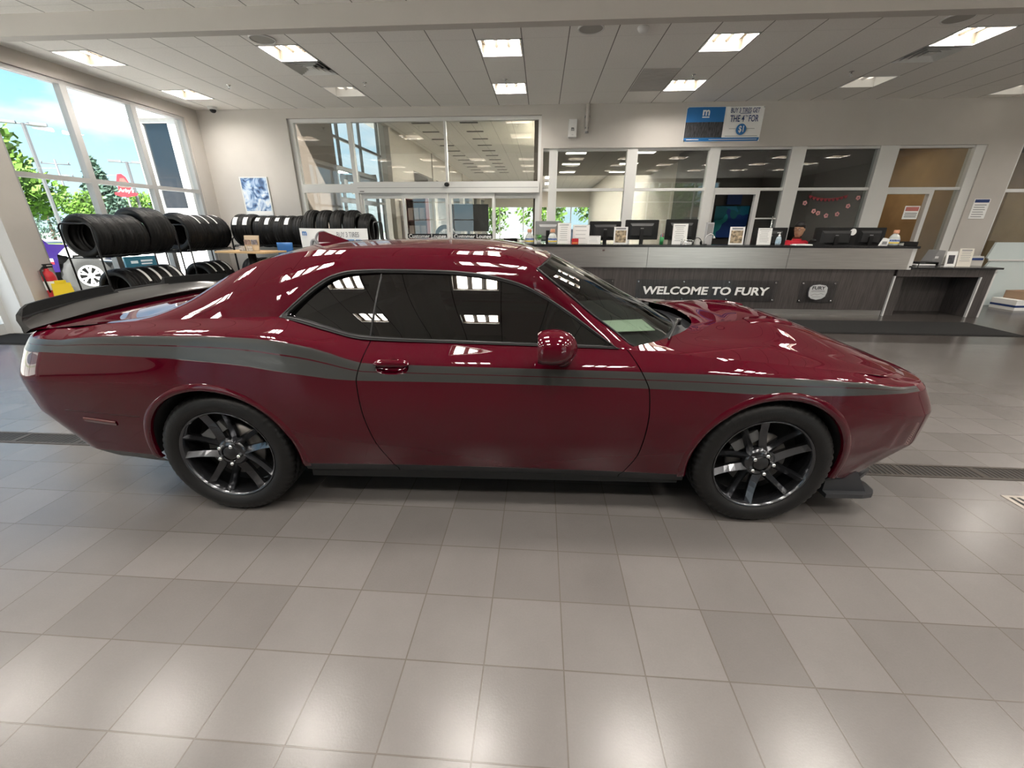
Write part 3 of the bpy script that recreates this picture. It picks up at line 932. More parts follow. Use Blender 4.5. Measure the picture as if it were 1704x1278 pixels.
# local: x forward, y left; we see the right flank (y = -.95)
b = MB()
prof = [(-2.1, .75), (-1.75, .72), (-1.72, .98), (-1.5, 1.18), (-1.0, 1.2), (-.78, 1.0), (-.72, .62), (.95, .62), (1.0, 1.0), (1.2, 1.18), (1.75, 1.18), (1.95, .98), (2.1, .8), (2.15, 1.15), (.95, 1.25), (-2.1, 1.25)]
b.prism(prof, -.82, .82); b.build('body', pur, t)
b = MB(); b.prism([(-2.08, 1.25), (.95, 1.25), (.55, 1.85), (-2.05, 1.88)], -.74, .74); b.build('cabin', pur, t)
b = MB(); b.bx(-2.05, .5, -.76, .76, 1.86, 1.92); b.build('roof', M['black'], t)
b = MB()
for x0, x1 in ((-1.95, -1.15), (-1.05, -.3), (-.2, .45)): b.bx(x0, x1, -.755, -.735, 1.33, 1.78)
b.build('side_glass', M['glass_dark'], t)
b = MB(); b.bx(-2.3, -2.1, -.8, .8, .5, .75); b.bx(2.1, 2.35, -.8, .8, .5, .75); b.build('bumper', M['dark'], t)
for x in (-1.32, 1.46):
    for s in (-1, 1):
        wh = thing('wheel', None, None, (x, s * .76, .48)); wh.parent = t
        b = MB(); b.lathe([(.24, -.13), (.33, -.15), (.45, -.14), (.485, -.08), (.485, .08), (.45, .14), (.33, .15), (.24, .13)], axis='y', n=36, mod=lambda i, k: -.02 if (i in (2, 3, 4, 5) and k % 2) else 0)
        b.build('tyre', mat('grey_tyre', (.035, .035, .035), .8), wh)
        b = MB()
        b.lathe([(.255, s * .1), (.255, s * .145), (.215, s * .14), (.21, s * .06)], axis='y', n=32)
        for k in range(6):
            a0 = k * PI / 3
            for da in (-.2, .2):
                R = Matrix.Rotation(-(a0), 3, 'Y')
                p = R @ Vector((.14, s * .12, da * .28))
                b.obx(p, (.2, .03, .032), Matrix.Rotation(-(a0 + da), 3, 'Y'))
        b.lathe([(.06, s * .1), (.06, s * .14), (.0001, s * .145)], axis='y', n=16)
        b.build('rim', M['white'], wh)
        b = MB(); b.lathe([(.24, s * .07), (.0001, s * .07)], axis='y', n=24); b.build('dark_disc', M['black'], wh)
for tx, z, wd, m_, x in (('2P', 1.12, .3, 'paper', -1.0),):
    text(tx, 'lettering', M[m_], .34, (-.15, -.824, 1.1), parent=t, bold=.02)
b = MB(); b.bx(-.68, .9, -.826, -.82, .86, .93); b.bx(-.68, .8, -.826, -.82, .76, .80); b.build('white_decal', M['paper'], t)
b = MB(); b.bx(-.68, .9, -.826, -.82, .80, .86); b.bx(-.6, .6, -.826, -.82, .66, .74); b.build('red_decal', M['red'], t)
t = thing('parked_car', 'white and red car parked outside behind the tyre racks', 'car', (-12.9, 13.9, GZ), math.radians(75))
b = MB(); b.prism([(-2.1, .3), (2.1, .3), (2.15, .75), (1.2, .9), (-2.1, .95)], -.85, .85); b.build('body', M['white'], t)
b = MB(); b.prism([(-2.0, .94), (.9, .9), (.4, 1.4), (-1.7, 1.42)], -.72, .72); b.build('cabin', M['glass_dark'], t)
b = MB(); b.bx(-.2, .45, -.86, -.85, .35, .85); b.build('red_panel', M['red'], t)
for x in (-1.3, 1.35):
    b = MB(); b.lathe([(.2, -.87), (.33, -.87), (.33, -.65), (.2, -.65)], c=(x, 0, .33), axis='y', n=28); b.build('wheel', M['rubber'], t)
t = thing('notice_board', 'low teal notice board standing outside the left window', 'board', (-9.2, 7.75, GZ), math.radians(72))
b = MB(); b.bx(-.33, .33, -.03, .03, .50, .99); b.build('panel', mat('teal_panel', (.03, .16, .22), .5), t)
b = MB(); b.bx(-.22, -.08, -.034, -.03, .84, .90); b.bx(-.02, .22, -.034, -.03, .87, .91); b.bx(-.02, .2, -.034, -.03, .81, .84); b.build('print', M['paper'], t)
for x in (-.29, .29):
    b = MB(); b.bx(x - .03, x + .03, -.02, .02, 0, .9); b.build('leg', M['white'], t)
# ================================================================== THE CAR
CARO, CARYAW = (-0.0920, 1.1643, 0.0), 0.03426
car = thing('car', 'dark red two-door muscle car with grey side stripe and black spoiler', 'car', CARO, CARYAW)
paint = mat('ruby_paint', (0.046, 0.0006, 0.0052), 0.6, coat=1.0, coat_rough=0.004, spec=0.0)
stripe_m = mat('stripe_vinyl', (0.025, 0.026, 0.0248), 0.30, coat=0.25, coat_rough=.08)
sill_m = mat('sill_black', (0.022, 0.023, 0.026), 0.4)
trim_m = mat('window_trim_black', (0.006, 0.006, 0.0065), 0.4, spec=.3)
well_m = mat('wheel_well', (0.006, 0.006, 0.006), 0.9)
car_glass = glass('tinted_side_glass', (0.11, 0.11, 0.105), 1.75)
ws_glass = glass('windscreen_glass', (0.42, 0.47, 0.43), 1.6)
gap_m = mat('shut_line', (0.004, 0.003, 0.003), 0.8)
rim_m = mat('gunmetal_rim', (0.06, 0.062, 0.068), 0.2, metal=0.9, coat=.5)
fabric_m = mat('seat_black', (0.02, 0.02, 0.022), 0.8)

# ---- side curves: tables over x (half-width w and height z)
ZC = ((-2.60,-2.26,-1.98,-1.63,-1.41,-1.245,-1.08,-.916,-.771,-.654,-.234,.265,.777,1.0,1.27,1.70,2.06,2.47),
      (.950,.951,.949,.942,.927,.911,.884,.857,.838,.831,.826,.817,.808,.803,.793,.785,.778,.762))
ZS = ((-2.60,-2.265,-2.09,-1.74,-1.40,-1.18,-1.01,-.905,-.8,-.715,-.63,-.41,.14,.76,1.0,1.16,1.49,1.815,2.08,2.47),
      (1.0,1.012,1.028,1.045,1.048,1.040,1.018,.996,.965,.935,.915,.908,.897,.887,.883,.879,.866,.844,.806,.783))
ZH = ((-2.60,-2.40,-2.30,-2.02,-1.70,-1.40,-1.15,-1.10,-.98,-.843,-.649,-.12,.64,.74,1.07,1.41,1.75,2.04,2.25,2.47),
      (1.03,1.045,1.055,1.082,1.103,1.110,1.114,1.114,1.085,1.051,1.012,1.0,.984,.977,.953,.922,.882,.840,.812,.796))
W3 = ((-2.26,-2.0,-1.7,-1.4,-1.1,-.8,-.4,.1,.6,1.0,1.4,1.7,2.0,2.12), (.915,.935,.952,.958,.955,.945,.936,.932,.934,.945,.952,.940,.895,.868))
W4 = ((-2.26,-2.0,-1.7,-1.4,-1.1,-.8,-.65,-.4,.1,.6,1.0,1.4,1.7,2.0,2.12), (.895,.912,.926,.930,.926,.914,.914,.914,.911,.913,.924,.931,.920,.878,.85))
W5 = ((-2.3,-2.0,-1.7,-1.4,-1.15,-1.1,-.98,-.843,-.649,-.12,.64,.74,1.07,1.41,1.75,2.04,2.12), (.825,.83,.815,.795,.772,.768,.784,.803,.826,.834,.842,.852,.868,.866,.845,.805,.79))
ZB = ((-2.6,-1.9,-1.0,-.5,.14,.95,1.9,2.1,2.47), (.36,.345,.318,.312,.302,.290,.268,.235,.21))
def tab(t, x): return float(pchip(t[0], t[1], min(max(x, t[0][0]), t[0][-1])))
NR = 7          # sill bottom, sill top, low, mid, crease, stripe top, shoulder
def rows_at(x):
    w3, zb = tab(W3, x), tab(ZB, x)
    zc = tab(ZC, x)
    return [(w3 - .100, zb - .068), (w3 - .052, zb), (w3 - .012, lerp(zb, zc, .40)), (w3 + .005 + .010 * smooth01((-1.2 - x) / .8), lerp(zb, zc, .75)),
            (w3, zc), (tab(W4, x), tab(ZS, x)), (tab(W5, x), tab(ZH, x))]
REAR_DX = (.215, .15, .0, .0, .075, .115, .165)
FRONT_DX = (-.44, -.26, .005, .015, -.065, -.085, -.135)
RS, RX, RW = (-3.35, -2.98, -2.74, -2.55, -2.40, -2.26), (-2.66, -2.65, -2.62, -2.545, -2.41, -2.26), (0, .42, .66, .835, .90, .915)
FS, FX, FW = (2.12, 2.26, 2.42, 2.60, 2.85, 3.20), (2.12, 2.25, 2.365, 2.44, 2.485, 2.50), (.868, .82, .735, .60, .36, 0)
DR = ((.28,.30,.32,.49,.68,.82,.93,1.035), (-.535,-.541,-.551,-.629,-.665,-.672,-.645,-.606))
DF = ((.27,.293,.444,.637,.79,.884,.961,1.0), (.705,.721,.785,.802,.789,.747,.69,.645))
XR_, XF_ = -.665, .795
def tent(q): return max(0.0, 1 - abs(q))
def side_pt(s, r, z=None):
    """row r (float 0..6) at station s"""
    if s < -2.26:
        x0 = float(pchip(RS, RX, s)); ww = float(pchip(RS, RW, s)) / .915
        base = rows_at(-2.26)
    elif s > 2.12:
        x0 = float(pchip(FS, FX, s)); ww = float(pchip(FS, FW, s)) / .868
        base = rows_at(2.12); nz_ = rows_at(min(x0, 2.47))
        base = [(a[0], b_[1]) for a, b_ in zip(base, nz_)]
    else:
        x0, ww, base = s, 1.0, rows_at(s)
    pr = np.array(base)
    ri = np.arange(NR)
    if r <= 1: zz = lerp(pr[0, 1], pr[1, 1], r); wv = lerp(pr[0, 0], pr[1, 0], r)
    elif r <= 4: zz = float(pchip(ri[1:5], pr[1:5, 1], r)); wv = float(pchip(ri[1:5], pr[1:5, 0], r))
    else: zz = float(pchip(ri[4:], pr[4:, 1], r)); wv = float(pchip(ri[4:], pr[4:, 0], r))
    wv *= ww
    x = x0
    if -2.0 < s < 2.0:
        t1, t2 = tent((s - XR_) / .42), tent((s - XF_) / .42)
        if t1: x += t1 * (float(pchip(DR[0], DR[1], min(max(zz, .28), 1.035))) - XR_)
        if t2: x += t2 * (float(pchip(DF[0], DF[1], min(max(zz, .27), 1.0))) - XF_)
        if (t1 or t2) and x != s:
            p2 = np.array(rows_at(x))
            if r <= 1: zz = lerp(p2[0, 1], p2[1, 1], r); wv = lerp(p2[0, 0], p2[1, 0], r)
            elif r <= 4: zz = float(pchip(ri[1:5], p2[1:5, 1], r)); wv = float(pchip(ri[1:5], p2[1:5, 0], r))
            else: zz = float(pchip(ri[4:], p2[4:, 1], r)); wv = float(pchip(ri[4:], p2[4:, 0], r))
    # tuck of the bumpers
    if s < -1.8:
        x += float(np.interp(r, range(NR), REAR_DX)) * smooth01((-1.8 - s) / .75)
    if s > 1.75:
        x += float(np.interp(r, range(NR), FRONT_DX)) * smooth01((s - 1.75) / .75)
    return x, wv, zz
def side_w(x, z):
    pr = np.array(rows_at(x))
    return float(np.interp(z, pr[:, 1], pr[:, 0]))
WX = ((-1.468, .418), (1.448, .408))      # wheel arch centres and radii
AZ = .362
# stations, dense at the arches and exact at the door gaps
st = list(np.linspace(-3.35, -2.26, 34)) + list(np.arange(-2.245, -1.95, .03)) + list(np.arange(-1.94, -.98, .012)) + list(np.arange(-.97, -.68, .03))
st += [XR_ - .0028, XR_ + .0028] + list(np.arange(-.652, -.34, .007)) + list(np.arange(-.33, .76, .04)) + [XF_ - .0028, XF_ + .0028] + list(np.arange(.83, .96, .03)) + list(np.arange(.97, 1.93, .012))
st += list(np.arange(1.95, 2.12, .03)) + list(np.linspace(2.12, 3.20, 34))
rws = [0, .5, .97, 1.0] + list(np.linspace(1.06, 3.9, 34)) + [3.97, 4.0, 4.03, 4.1, 4.18, 4.25, 4.32, 4.4, 4.47, 4.52, 4.565, 4.63, 4.7, 4.77, 4.85, 4.92, 4.97, 5.0, 5.05, 5.12, 5.2, 5.28, 5.36, 5.44, 5.52, 5.6, 5.7, 5.8, 5.93, 6.0]
G = np.array([[side_pt(s, r) for r in rws] for s in st])       # (ns, nr, 3) as x, w, z
kR = st.index(XR_ - .0028); kF = st.index(XF_ - .0028)
def arch_dist(x, z):
    best = 9
    for cx, r in WX: best = min(best, math.hypot(x - cx, z - AZ) - r)
    return best
HC = (-.4915, .897, .084, .035)      # door handle recess: centre and half-axes
def hole_q(x, z): return (abs((x - HC[0]) / HC[2]) ** 2.6 + abs((z - HC[1]) / HC[3]) ** 2.6) ** (1 / 2.6)
def row_mat(r0, r1, s):
    m = .5 * (r0 + r1)
    if m < 1: return 2
    if 4.0 < m < 5.0 and -2.62 < s < 2.22:
        if 4.52 < m < 4.565: return 0
        return 1
    return 0
def side_mesh(k0, k1, sgn, mb, cut=True):
    V = {}
    faces = []
    for i in range(k0, k1):
        for j in range(len(rws) - 1):
            c = (G[i, j] + G[i+1, j] + G[i+1, j+1] + G[i, j+1]) / 4
            if cut and c[2] < .95 and arch_dist(c[0], c[2]) < 0: continue
            if cut and hole_q(c[0], c[2]) < 1: continue
            faces.append((i, j))
    used = {}
    kept = set(faces)
    P = G.copy()
    for (i, j) in faces:
        for di, dj in ((0,0),(1,0),(1,1),(0,1)):
            used.setdefault((i+di, j+dj), 0); used[(i+di, j+dj)] += 1
    for (i, j), n in used.items():
        if not cut or n >= 4: continue
        full = sum(1 for di, dj in ((0,0),(-1,0),(-1,-1),(0,-1)) if 0 <= i+di < len(st)-1 and 0 <= j+dj < len(rws)-1 and k0 <= i+di < k1)
        if n == full: continue
        x, w_, z = P[i, j]
        q_ = hole_q(x, z)
        if .6 < q_ < 1.5:
            P[i, j, 0] = HC[0] + (x - HC[0]) / q_; P[i, j, 2] = HC[1] + (z - HC[1]) / q_
            continue
        for cx, r in WX:
            d = math.hypot(x - cx, z - AZ)
            if abs(d - r) < .05:
                P[i, j, 0] = cx + (x - cx) * r / d; P[i, j, 2] = AZ + (z - AZ) * r / d
                P[i, j, 1] = w_
    idx = {}
    vs = []
    for key in used:
        idx[key] = len(vs); q = P[key]; vs.append((q[0], sgn * q[1], q[2]))
    o = len(mb.v); mb.v.extend(vs)
    for (i, j) in faces:
        f = (idx[(i, j)] + o, idx[(i+1, j)] + o, idx[(i+1, j+1)] + o, idx[(i, j+1)] + o)
        if sgn > 0: f = f[::-1]
        mb.f.append(f); mb.m.append(row_mat(rws[j], rws[j+1], st[i])); mb.sm.append(True)
mats3 = [paint, stripe_m, sill_m]
for nm, ka, kb in (('rear_quarter_panel', 0, kR), ('front_fender', kF + 1, len(st) - 1)):
    b = MB()
    for sg in (-1, 1): side_mesh(ka, kb, sg, b)
    b.build(nm, mats3, car, merge=True, fix=False)
doors = []
for sg in (-1, 1):
    b = MB(); side_mesh(kR + 1, kF, sg, b)
    d = b.build('door', mats3, car, fix=False); doors.append(d)
    for k in (kR, kF):
        b = MB(); P = []
        for j in range(len(rws)):
            a_, c_ = G[k, j], G[k+1, j]
            P.append([(a_[0] - .006, sg * (a_[1] - .001), a_[2]), ((a_[0]+c_[0])/2, sg * (a_[1] - .022), a_[2]), (c_[0] + .006, sg * (c_[1] - .001), c_[2])])
        b.grid(np.array(P))
        b.build('door_gap', gap_m, car)

# ---- arch lips, liners, underbody
for sg in (-1, 1):
    for cx, r in WX:
        pts, inn = [], []
        for a in np.linspace(math.radians(-12), math.radians(192), 60):
            x, z = cx + r * math.cos(a), AZ + r * math.sin(a)
            zb_ = tab(ZB, x)
            if z < zb_ - .03: continue
            w_ = side_w(x, z)
            pts.append((x, w_, z, a))
        P = []
        for x, w_, z, a in pts:
            ca, sa = math.cos(a), math.sin(a)
            P.append([(x + ca*dr, sg * (w_ + dy), z + sa*dr) for dr, dy in ((.034, -.002), (.028, .003), (.016, .0075), (.004, .0085), (-.006, .005), (-.010, -.004), (-.010, -.016))])
        b = MB(); b.grid(np.array(P), flip=sg < 0)
        b.build('arch_lip', paint, car)
        b = MB()
        def yo(a):
            x_, z_ = cx + r * math.cos(a), AZ + r * math.sin(a)
            return side_w(x_, max(z_, tab(ZB, x_) - .06)) - .004
        Q = [[(cx + (r - .004) * math.cos(a), sg * y, AZ + (r - .004) * math.sin(a)) for y in (yo(a), .75, .5)] for a in np.linspace(math.radians(-14 if cx < 0 else -24), math.radians(181 if cx < 0 else 190), 40)]
        b.grid(np.array(Q)); 
        Q = [[(cx + rr * math.cos(a), sg * .5, AZ + rr * math.sin(a)) for rr in (r, .02)] for a in np.linspace(math.radians(-14 if cx < 0 else -24), math.radians(181 if cx < 0 else 190), 24)]
        b.grid(np.array(Q))
        b.build('wheel_well', well_m, car)
b = MB(); b.bx(-1.05, 1.04, -.84, .84, .20, .27); b.bx(-2.25, -1.05, -.49, .49, .24, .3); b.bx(1.04, 2.1, -.49, .49, .20, .27)
b.build('underbody', well_m, car)
b = MB()
for sg in (-1, 1):
    pl = [(1.86, sg * .87), (2.06, sg * .87), (2.12, sg * .858), (2.155, sg * .82), (2.165, sg * .74), (2.1, sg * .6), (1.86, sg * .6)]
    b.prism(pl, .14, .165, plane='xy')
    b.prism([(1.86, .16), (2.10, .16), (2.02, .29), (1.86, .33)], sg * .80, sg * .835, plane='xz')
b.prism([(2.16, -.70), (2.30, -.6), (2.34, 0), (2.30, .6), (2.16, .70), (2.05, .6), (2.05, -.6)], .14, .165, plane='xy')
b.build('chin_spoiler', sill_m, car)

# ---- greenhouse
def ws_w(z): return .83 - .55 * (z - 1.0) - .18 * max(z - 1.0, 0) ** 2
def gl_off(x): return -.030 * max(0.0, (-.35 - x) / .75) ** 2
DT = ((-1.104,-1.021,-.936,-.848,-.742,-.566,-.27,-.068,.132,.264,.393,.521,.64,.68), (1.114,1.192,1.264,1.313,1.336,1.342,1.338,1.323,1.282,1.224,1.149,1.063,.984,.965))
DB = ((-1.104,-.98,-.843,-.649,-.12,.64), (1.114,1.085,1.051,1.012,1.0,.984))
GT = ((-1.068,-.993,-.92,-.832,-.739,-.578,-.268,-.067,.132,.264,.393,.52,.605), (1.118,1.186,1.246,1.297,1.316,1.322,1.318,1.303,1.262,1.206,1.129,1.046,.999))
GB = ((-1.068,-.969,-.845,-.663,-.121,.605), (1.118,1.098,1.066,1.029,1.011,.995))
EX = (-1.98,-1.85,-1.67,-1.49,-1.33,-1.2,-1.07,-.8,-.4,-.1,.1,.20,.229,.288,.393,.524,.629,.721,.78)
EW = (.66,.64,.622,.602,.582,.562,.545,.53,.525,.54,.58,.63,.656,.680,.708,.746,.769,.79,.805)
EZ = (1.06,1.075,1.170,1.277,1.352,1.393,1.420,1.440,1.444,1.434,1.404,1.366,1.350,1.304,1.226,1.124,1.052,.982,.955)
def E_at(x): return float(pchip(EX, EW, x)), float(pchip(EX, EZ, x))
ZR = ((-1.12,-.89,-.55,-.35,-.13,.118,.26,.34), (1.452,1.468,1.479,1.481,1.478,1.451,1.412,1.385))
xs_band = sorted(list(np.linspace(-1.98, -1.104, 30)) + list(np.linspace(-1.09, .66, 60)) + [.70, .74, .78])
def band_bottom(x):
    if x <= -1.104: return tab(W5, x), tab(ZH, x)
    if x >= .66: return tab(W5, x) - .004, tab(ZH, x)
    z = float(pchip(DT[0], DT[1], x))
    return ws_w(z), z
for_roof = [x for x in xs_band if -1.07 <= x <= .229]
b = MB()
for sg in (-1, 1):
    # C pillar, roof rail and A pillar as one band
    P = []
    for x in xs_band:
        w0, z0 = band_bottom(x); w1, z1 = E_at(x)
        row = []
        for t in np.linspace(0, 1, 12):
            bl = .05 * math.hypot(w1 - w0, z1 - z0) * 4 * t * (1 - t) * 1.6
            nx_, nz_ = (z1 - z0), (w0 - w1)
            ln = math.hypot(nx_, nz_) + 1e-6
            row.append((x, sg * (lerp(w0, w1, t) + bl * nx_ / ln), lerp(z0, z1, t) + bl * nz_ / ln))
        P.append(row)
    b.grid(np.array(P), flip=sg > 0)
# roof skin
P = []
for u in np.linspace(0, 1, 48):
    xe = lerp(-1.07, .229, u)
    w1, z1 = E_at(xe)
    row = []
    for q in np.linspace(-1, 1, 41):
        bow = (.105 * smooth01((u - .45) / .55) - .05 * smooth01((.35 - u) / .35)) * (1 - q * q)
        x = xe + bow
        zc_ = float(pchip(ZR[0], ZR[1], x if abs(q) < .999 else xe))
        k = (1 - abs(q) ** 2.3)
        row.append((x, q * w1, z1 + (max(zc_, z1 + .004) - z1) * k))
    P.append(row)
b.grid(np.array(P), flip=True)
b.build('roof', paint, car, merge=True, fix=False)

def coons(c0, c1, d0, d1, n, m):
    """surface between curves c0(u), c1(u) at v=0/1 and d0(v), d1(v) at u=0/1"""
    c0, c1, d0, d1 = (np.asarray(q, float) for q in (c0, c1, d0, d1))
    def samp(c, t):
        k = np.linspace(0, 1, len(c)); return np.stack([pchip(k, c[:, a], t) for a in range(3)], -1)
    u = np.linspace(0, 1, n); v = np.linspace(0, 1, m)
    C0, C1 = samp(c0, u), samp(c1, u); D0, D1 = samp(d0, v), samp(d1, v)
    U = u[:, None, None]; V = v[None, :, None]
    return ((1-V)*C0[:, None] + V*C1[:, None] + (1-U)*D0[None] + U*D1[None]
            - ((1-U)*(1-V)*C0[0] + U*(1-V)*C0[-1] + (1-U)*V*C1[0] + U*V*C1[-1]))
# windscreen: u across (near -> far), v from header to cowl
hdr = []; base = []
for q in np.linspace(-1, 1, 15):
    w1, z1 = E_at(.229); hdr.append((.229 + .105 * (1 - q*q), q * w1, lerp(z1, 1.387, 1 - abs(q) ** 2.3)))
    base.append((lerp(.745, 1.13, 1 - abs(q) ** 2.2), q * .80, lerp(.962, .978, 1 - q*q)))
ex = np.linspace(.229, .745, 12)
dn = [(x, -E_at(x)[0], E_at(x)[1]) for x in ex]; df = [(x, E_at(x)[0], E_at(x)[1]) for x in ex]
WS = coons(hdr, base, dn, df, 33, 21)
for j in range(21):
    v = j / 20
    for i in range(33):
        q = i / 16 - 1
        k = (1 - q*q) * 4 * v * (1 - v)
        WS[i, j, 0] += .008 * k; WS[i, j, 2] += .012 * k
b = MB(); b.grid(WS, flip=True); b.build('windscreen', ws_glass, car, fix=False)
b = MB()
b.tube([tuple(p) for p in hdr], .006, 6); b.tube([tuple(Vector(p) + Vector((0, -.002, .002))) for p in dn], .006, 6); b.tube([tuple(Vector(p) + Vector((0, .002, .002))) for p in df], .006, 6)
b.build('windscreen_seal', trim_m, car)
# rear window
top = []; bot = []
for q in np.linspace(-1, 1, 13):
    w1, z1 = E_at(-1.07); top.append((-1.07 - .05 * (1 - q*q), q * w1, lerp(z1, 1.45, 1 - abs(q) ** 2.3)))
    w1, z1 = E_at(-1.88); bot.append((-1.88 - .08 * (1 - q*q), q * w1, lerp(z1, 1.085, 1 - q*q)))
exr = np.linspace(-1.07, -1.88, 14)
P = coons(top, bot, [(x, -E_at(x)[0], E_at(x)[1]) for x in exr], [(x, E_at(x)[0], E_at(x)[1]) for x in exr], 25, 17)
b = MB(); b.grid(P); b.build('rear_window', car_glass, car, fix=False)
# deck
P = []
for x in np.linspace(-1.86, -2.46, 20):
    w5, z5 = tab(W5, x), tab(ZH, x)
    if x < -2.26: w5 = .825
    row = []
    for q in np.linspace(-1, 1, 31):
        xx = x - .07 * (1 - q*q)
        dip = -.035 * smooth01((1 - abs(q)) / .22) * smooth01((x + 2.25) / .4)
        row.append((xx, q * w5 * .998, z5 + .012 * (1 - q*q) + dip))
    P.append(row)
b = MB(); b.grid(np.array(P)); b.build('deck_lid', paint, car, fix=False)
# rear fascia cover above the bumper and lamp band
b = MB(); b.grid(np.array([[( -2.535 - .03 * (1 - (y/.8)**2), y, z) for z in (.80, .90, .93)] for y in np.linspace(-.72, .72, 15)]))
b.build('tail_lamp', mat('tail_lamp_red', (.16, .004, .006), .15, coat=1), car)

# side glass, surround, divider
def dlo_loop(T_, B_, n=70, off=0.0):
    xs = np.concatenate([np.linspace(0, 1, n)])
    a, c = T_[0][0], min(T_[0][-1], B_[0][-1])
    pts = []
    for t in xs:
        tt = t
        x = lerp(a, c, tt); z = float(pchip(T_[0], T_[1], x)); pts.append((x, z))
    for t in xs[::-1]:
        x = lerp(a, c, t); z = float(pchip(B_[0], B_[1], x)); pts.append((x, z))
    return pts
lo, li = dlo_loop(DT, DB), dlo_loop(GT, GB)
for sg, dr in zip((-1, 1), doors):
    for nm, xa, xb, par in (('quarter_window', -1.066, -.602, car), ('door_window', -.602, .603, dr)):
        P = []
        for x in np.linspace(xa, xb, 40):
            z0, z1 = float(pchip(GB[0], GB[1], x)), float(pchip(GT[0], GT[1], x))
            P.append([(x, sg * (ws_w(z) + gl_off(x) - .008 + .012 * math.sin(PI * (z - 1.0) / .36)), z) for z in np.linspace(z0, z1, 14)])
        b = MB(); b.grid(np.array(P), flip=sg > 0); b.build(nm, car_glass, par, fix=False)
    P = []
    for (x0, z0), (x1, z1) in zip(lo, li):
        row = []
        for t, dy in ((-.05, .004), (0, .010), (.35, .012), (.5, .006), (.62, .009), (1.0, .002), (1.1, -.02)):
            x, z = lerp(x0, x1, t), lerp(z0, z1, t); row.append((x, sg * (ws_w(z) + dy), z))
        P.append(row)
    b = MB(); b.grid(np.array(P), closed=True); b.build('window_surround', trim_m, car)
    b = MB()
    P = [[(lerp(-.623, -.591, t) + dx, sg * (ws_w(lerp(1.018, 1.32, t)) + dy + .012 * math.sin(PI * t)), lerp(1.018, 1.32, t)) for dx, dy in ((-.006, -.012), (-.004, -.004), (.004, -.004), (.006, -.012))] for t in np.linspace(0, 1, 12)]
    b.grid(np.array(P)); b.build('window_divider', trim_m, car)

# ---- hood: near fender line, cowl curve, nose
def R5(x):
    if x <= 2.10: return tab(W5, x), tab(ZH, x)
    return None
nose = []
for s in np.linspace(2.12, 3.20, 14):
    x, w_, z = side_pt(s, 6); nose.append((x, w_, z))
fx_ = [x for x in np.linspace(.66, 1.98, 24)]
near = [(x, -tab(W5, x), tab(ZH, x)) for x in fx_] + [(lerp(1.98, nose[0][0], t), -lerp(tab(W5, 1.98), nose[0][1], t), lerp(tab(ZH, 1.98), nose[0][2], t)) for t in (.5, 1)]
far = [(x, -y, z) for x, y, z in near]
cowl = []
for q in np.linspace(-1, 1, 21):
    cowl.append((lerp(.66, 1.235, 1 - abs(q) ** 2.6), q * tab(W5, .66), lerp(tab(ZH, .66), 1.008, (1 - q*q))))
fr = [(x, -w_, z) for x, w_, z in nose] + [(x, w_, z) for x, w_, z in nose[::-1][1:]]
HD = coons(near, far, cowl, fr, 60, 61)
for i in range(60):
    u = i / 59
    for j in range(61):
        q = j / 30 - 1
        bulge = smooth01((.66 - abs(q)) / .30) * .018 * smooth01(u / .16) * smooth01((1 - u) / .42)
        crown = .078 * (1 - abs(q) ** 2.2) * smooth01((1 - u) / .68) * smooth01(u / .42)
        valley = -.003 * math.exp(-((abs(q) - .70) / .07) ** 2) * smooth01(u / .2) * smooth01((1 - u) / .4)
        HD[i, j, 2] += bulge + crown + valley
b = MB(); b.grid(HD, flip=True); ho = b.build('hood', paint, car, fix=False)
def hood_z(x, y):
    d = (HD[:, :, 0] - x) ** 2 + (HD[:, :, 1] - y) ** 2
    k = np.argsort(d.ravel())[:4]; wt = 1 / (d.ravel()[k] + 1e-6)
    return float((HD[:, :, 2].ravel()[k] * wt).sum() / wt.sum())
for sg in (-1, 1):
    b = MB(); P = []
    for t in np.linspace(0, 1, 8):
        x = lerp(1.50, 1.78, t)
        P.append([(x, sg * y, hood_z(x, sg * y) + dz) for y, dz in ((lerp(.40, .345, t), .001), (lerp(.395, .34, t), .004 + .006 * t), (lerp(.30, .27, t), .004 + .010 * t), (lerp(.295, .265, t), .001))])
    b.grid(np.array(P)); b.build('hood_scoop', paint, ho)
    b = MB()
    q0, q1 = P[-1][0], P[-1][3]
    b.add([(q0[0] + .002, q0[1], q0[2] - .002), (q1[0] + .002, q1[1], q1[2] - .002), (P[-1][2][0] + .001, P[-1][2][1], P[-1][2][2] - .001), (P[-1][1][0] + .001, P[-1][1][1], P[-1][1][2] - .001)], [(0, 1, 2, 3)])
    b.build('scoop_slot', gap_m, ho)
# cowl panel between windscreen base and hood
P = []
for k, q in enumerate(np.linspace(-1, 1, 21)):
    a_ = (lerp(.745, 1.13, 1 - abs(q) ** 2.2), q * .80, lerp(.962, .978, 1 - q*q)); c_ = cowl[k]
    P.append([(a_[0] - .02, a_[1], a_[2] - .012), (lerp(a_[0], c_[0], .5), lerp(a_[1], c_[1], .5), min(a_[2], c_[2]) - .035), (c_[0] + .03, c_[1], c_[2] - .05)])
b = MB(); b.grid(np.array(P)); b.build('cowl_panel', sill_m, car)
for y0_, x0_ in ((-.18, 1.12), (.40, 1.07)):
    b = MB(); 
    b.tube([(x0_ + .04, y0_, .985), (x0_ - .03, y0_ - .18, 1.025), (x0_ - .20, y0_ - .55 if y0_ < 0 else y0_ - .5, 1.005 if y0_ < 0 else 1.05)], [.012, .009, .006], 6)
    b.cyl((x0_ + .04, y0_, .96), (x0_ + .04, y0_, 1.0), .018, n=10)
    b.build('wiper', M['black'], car)
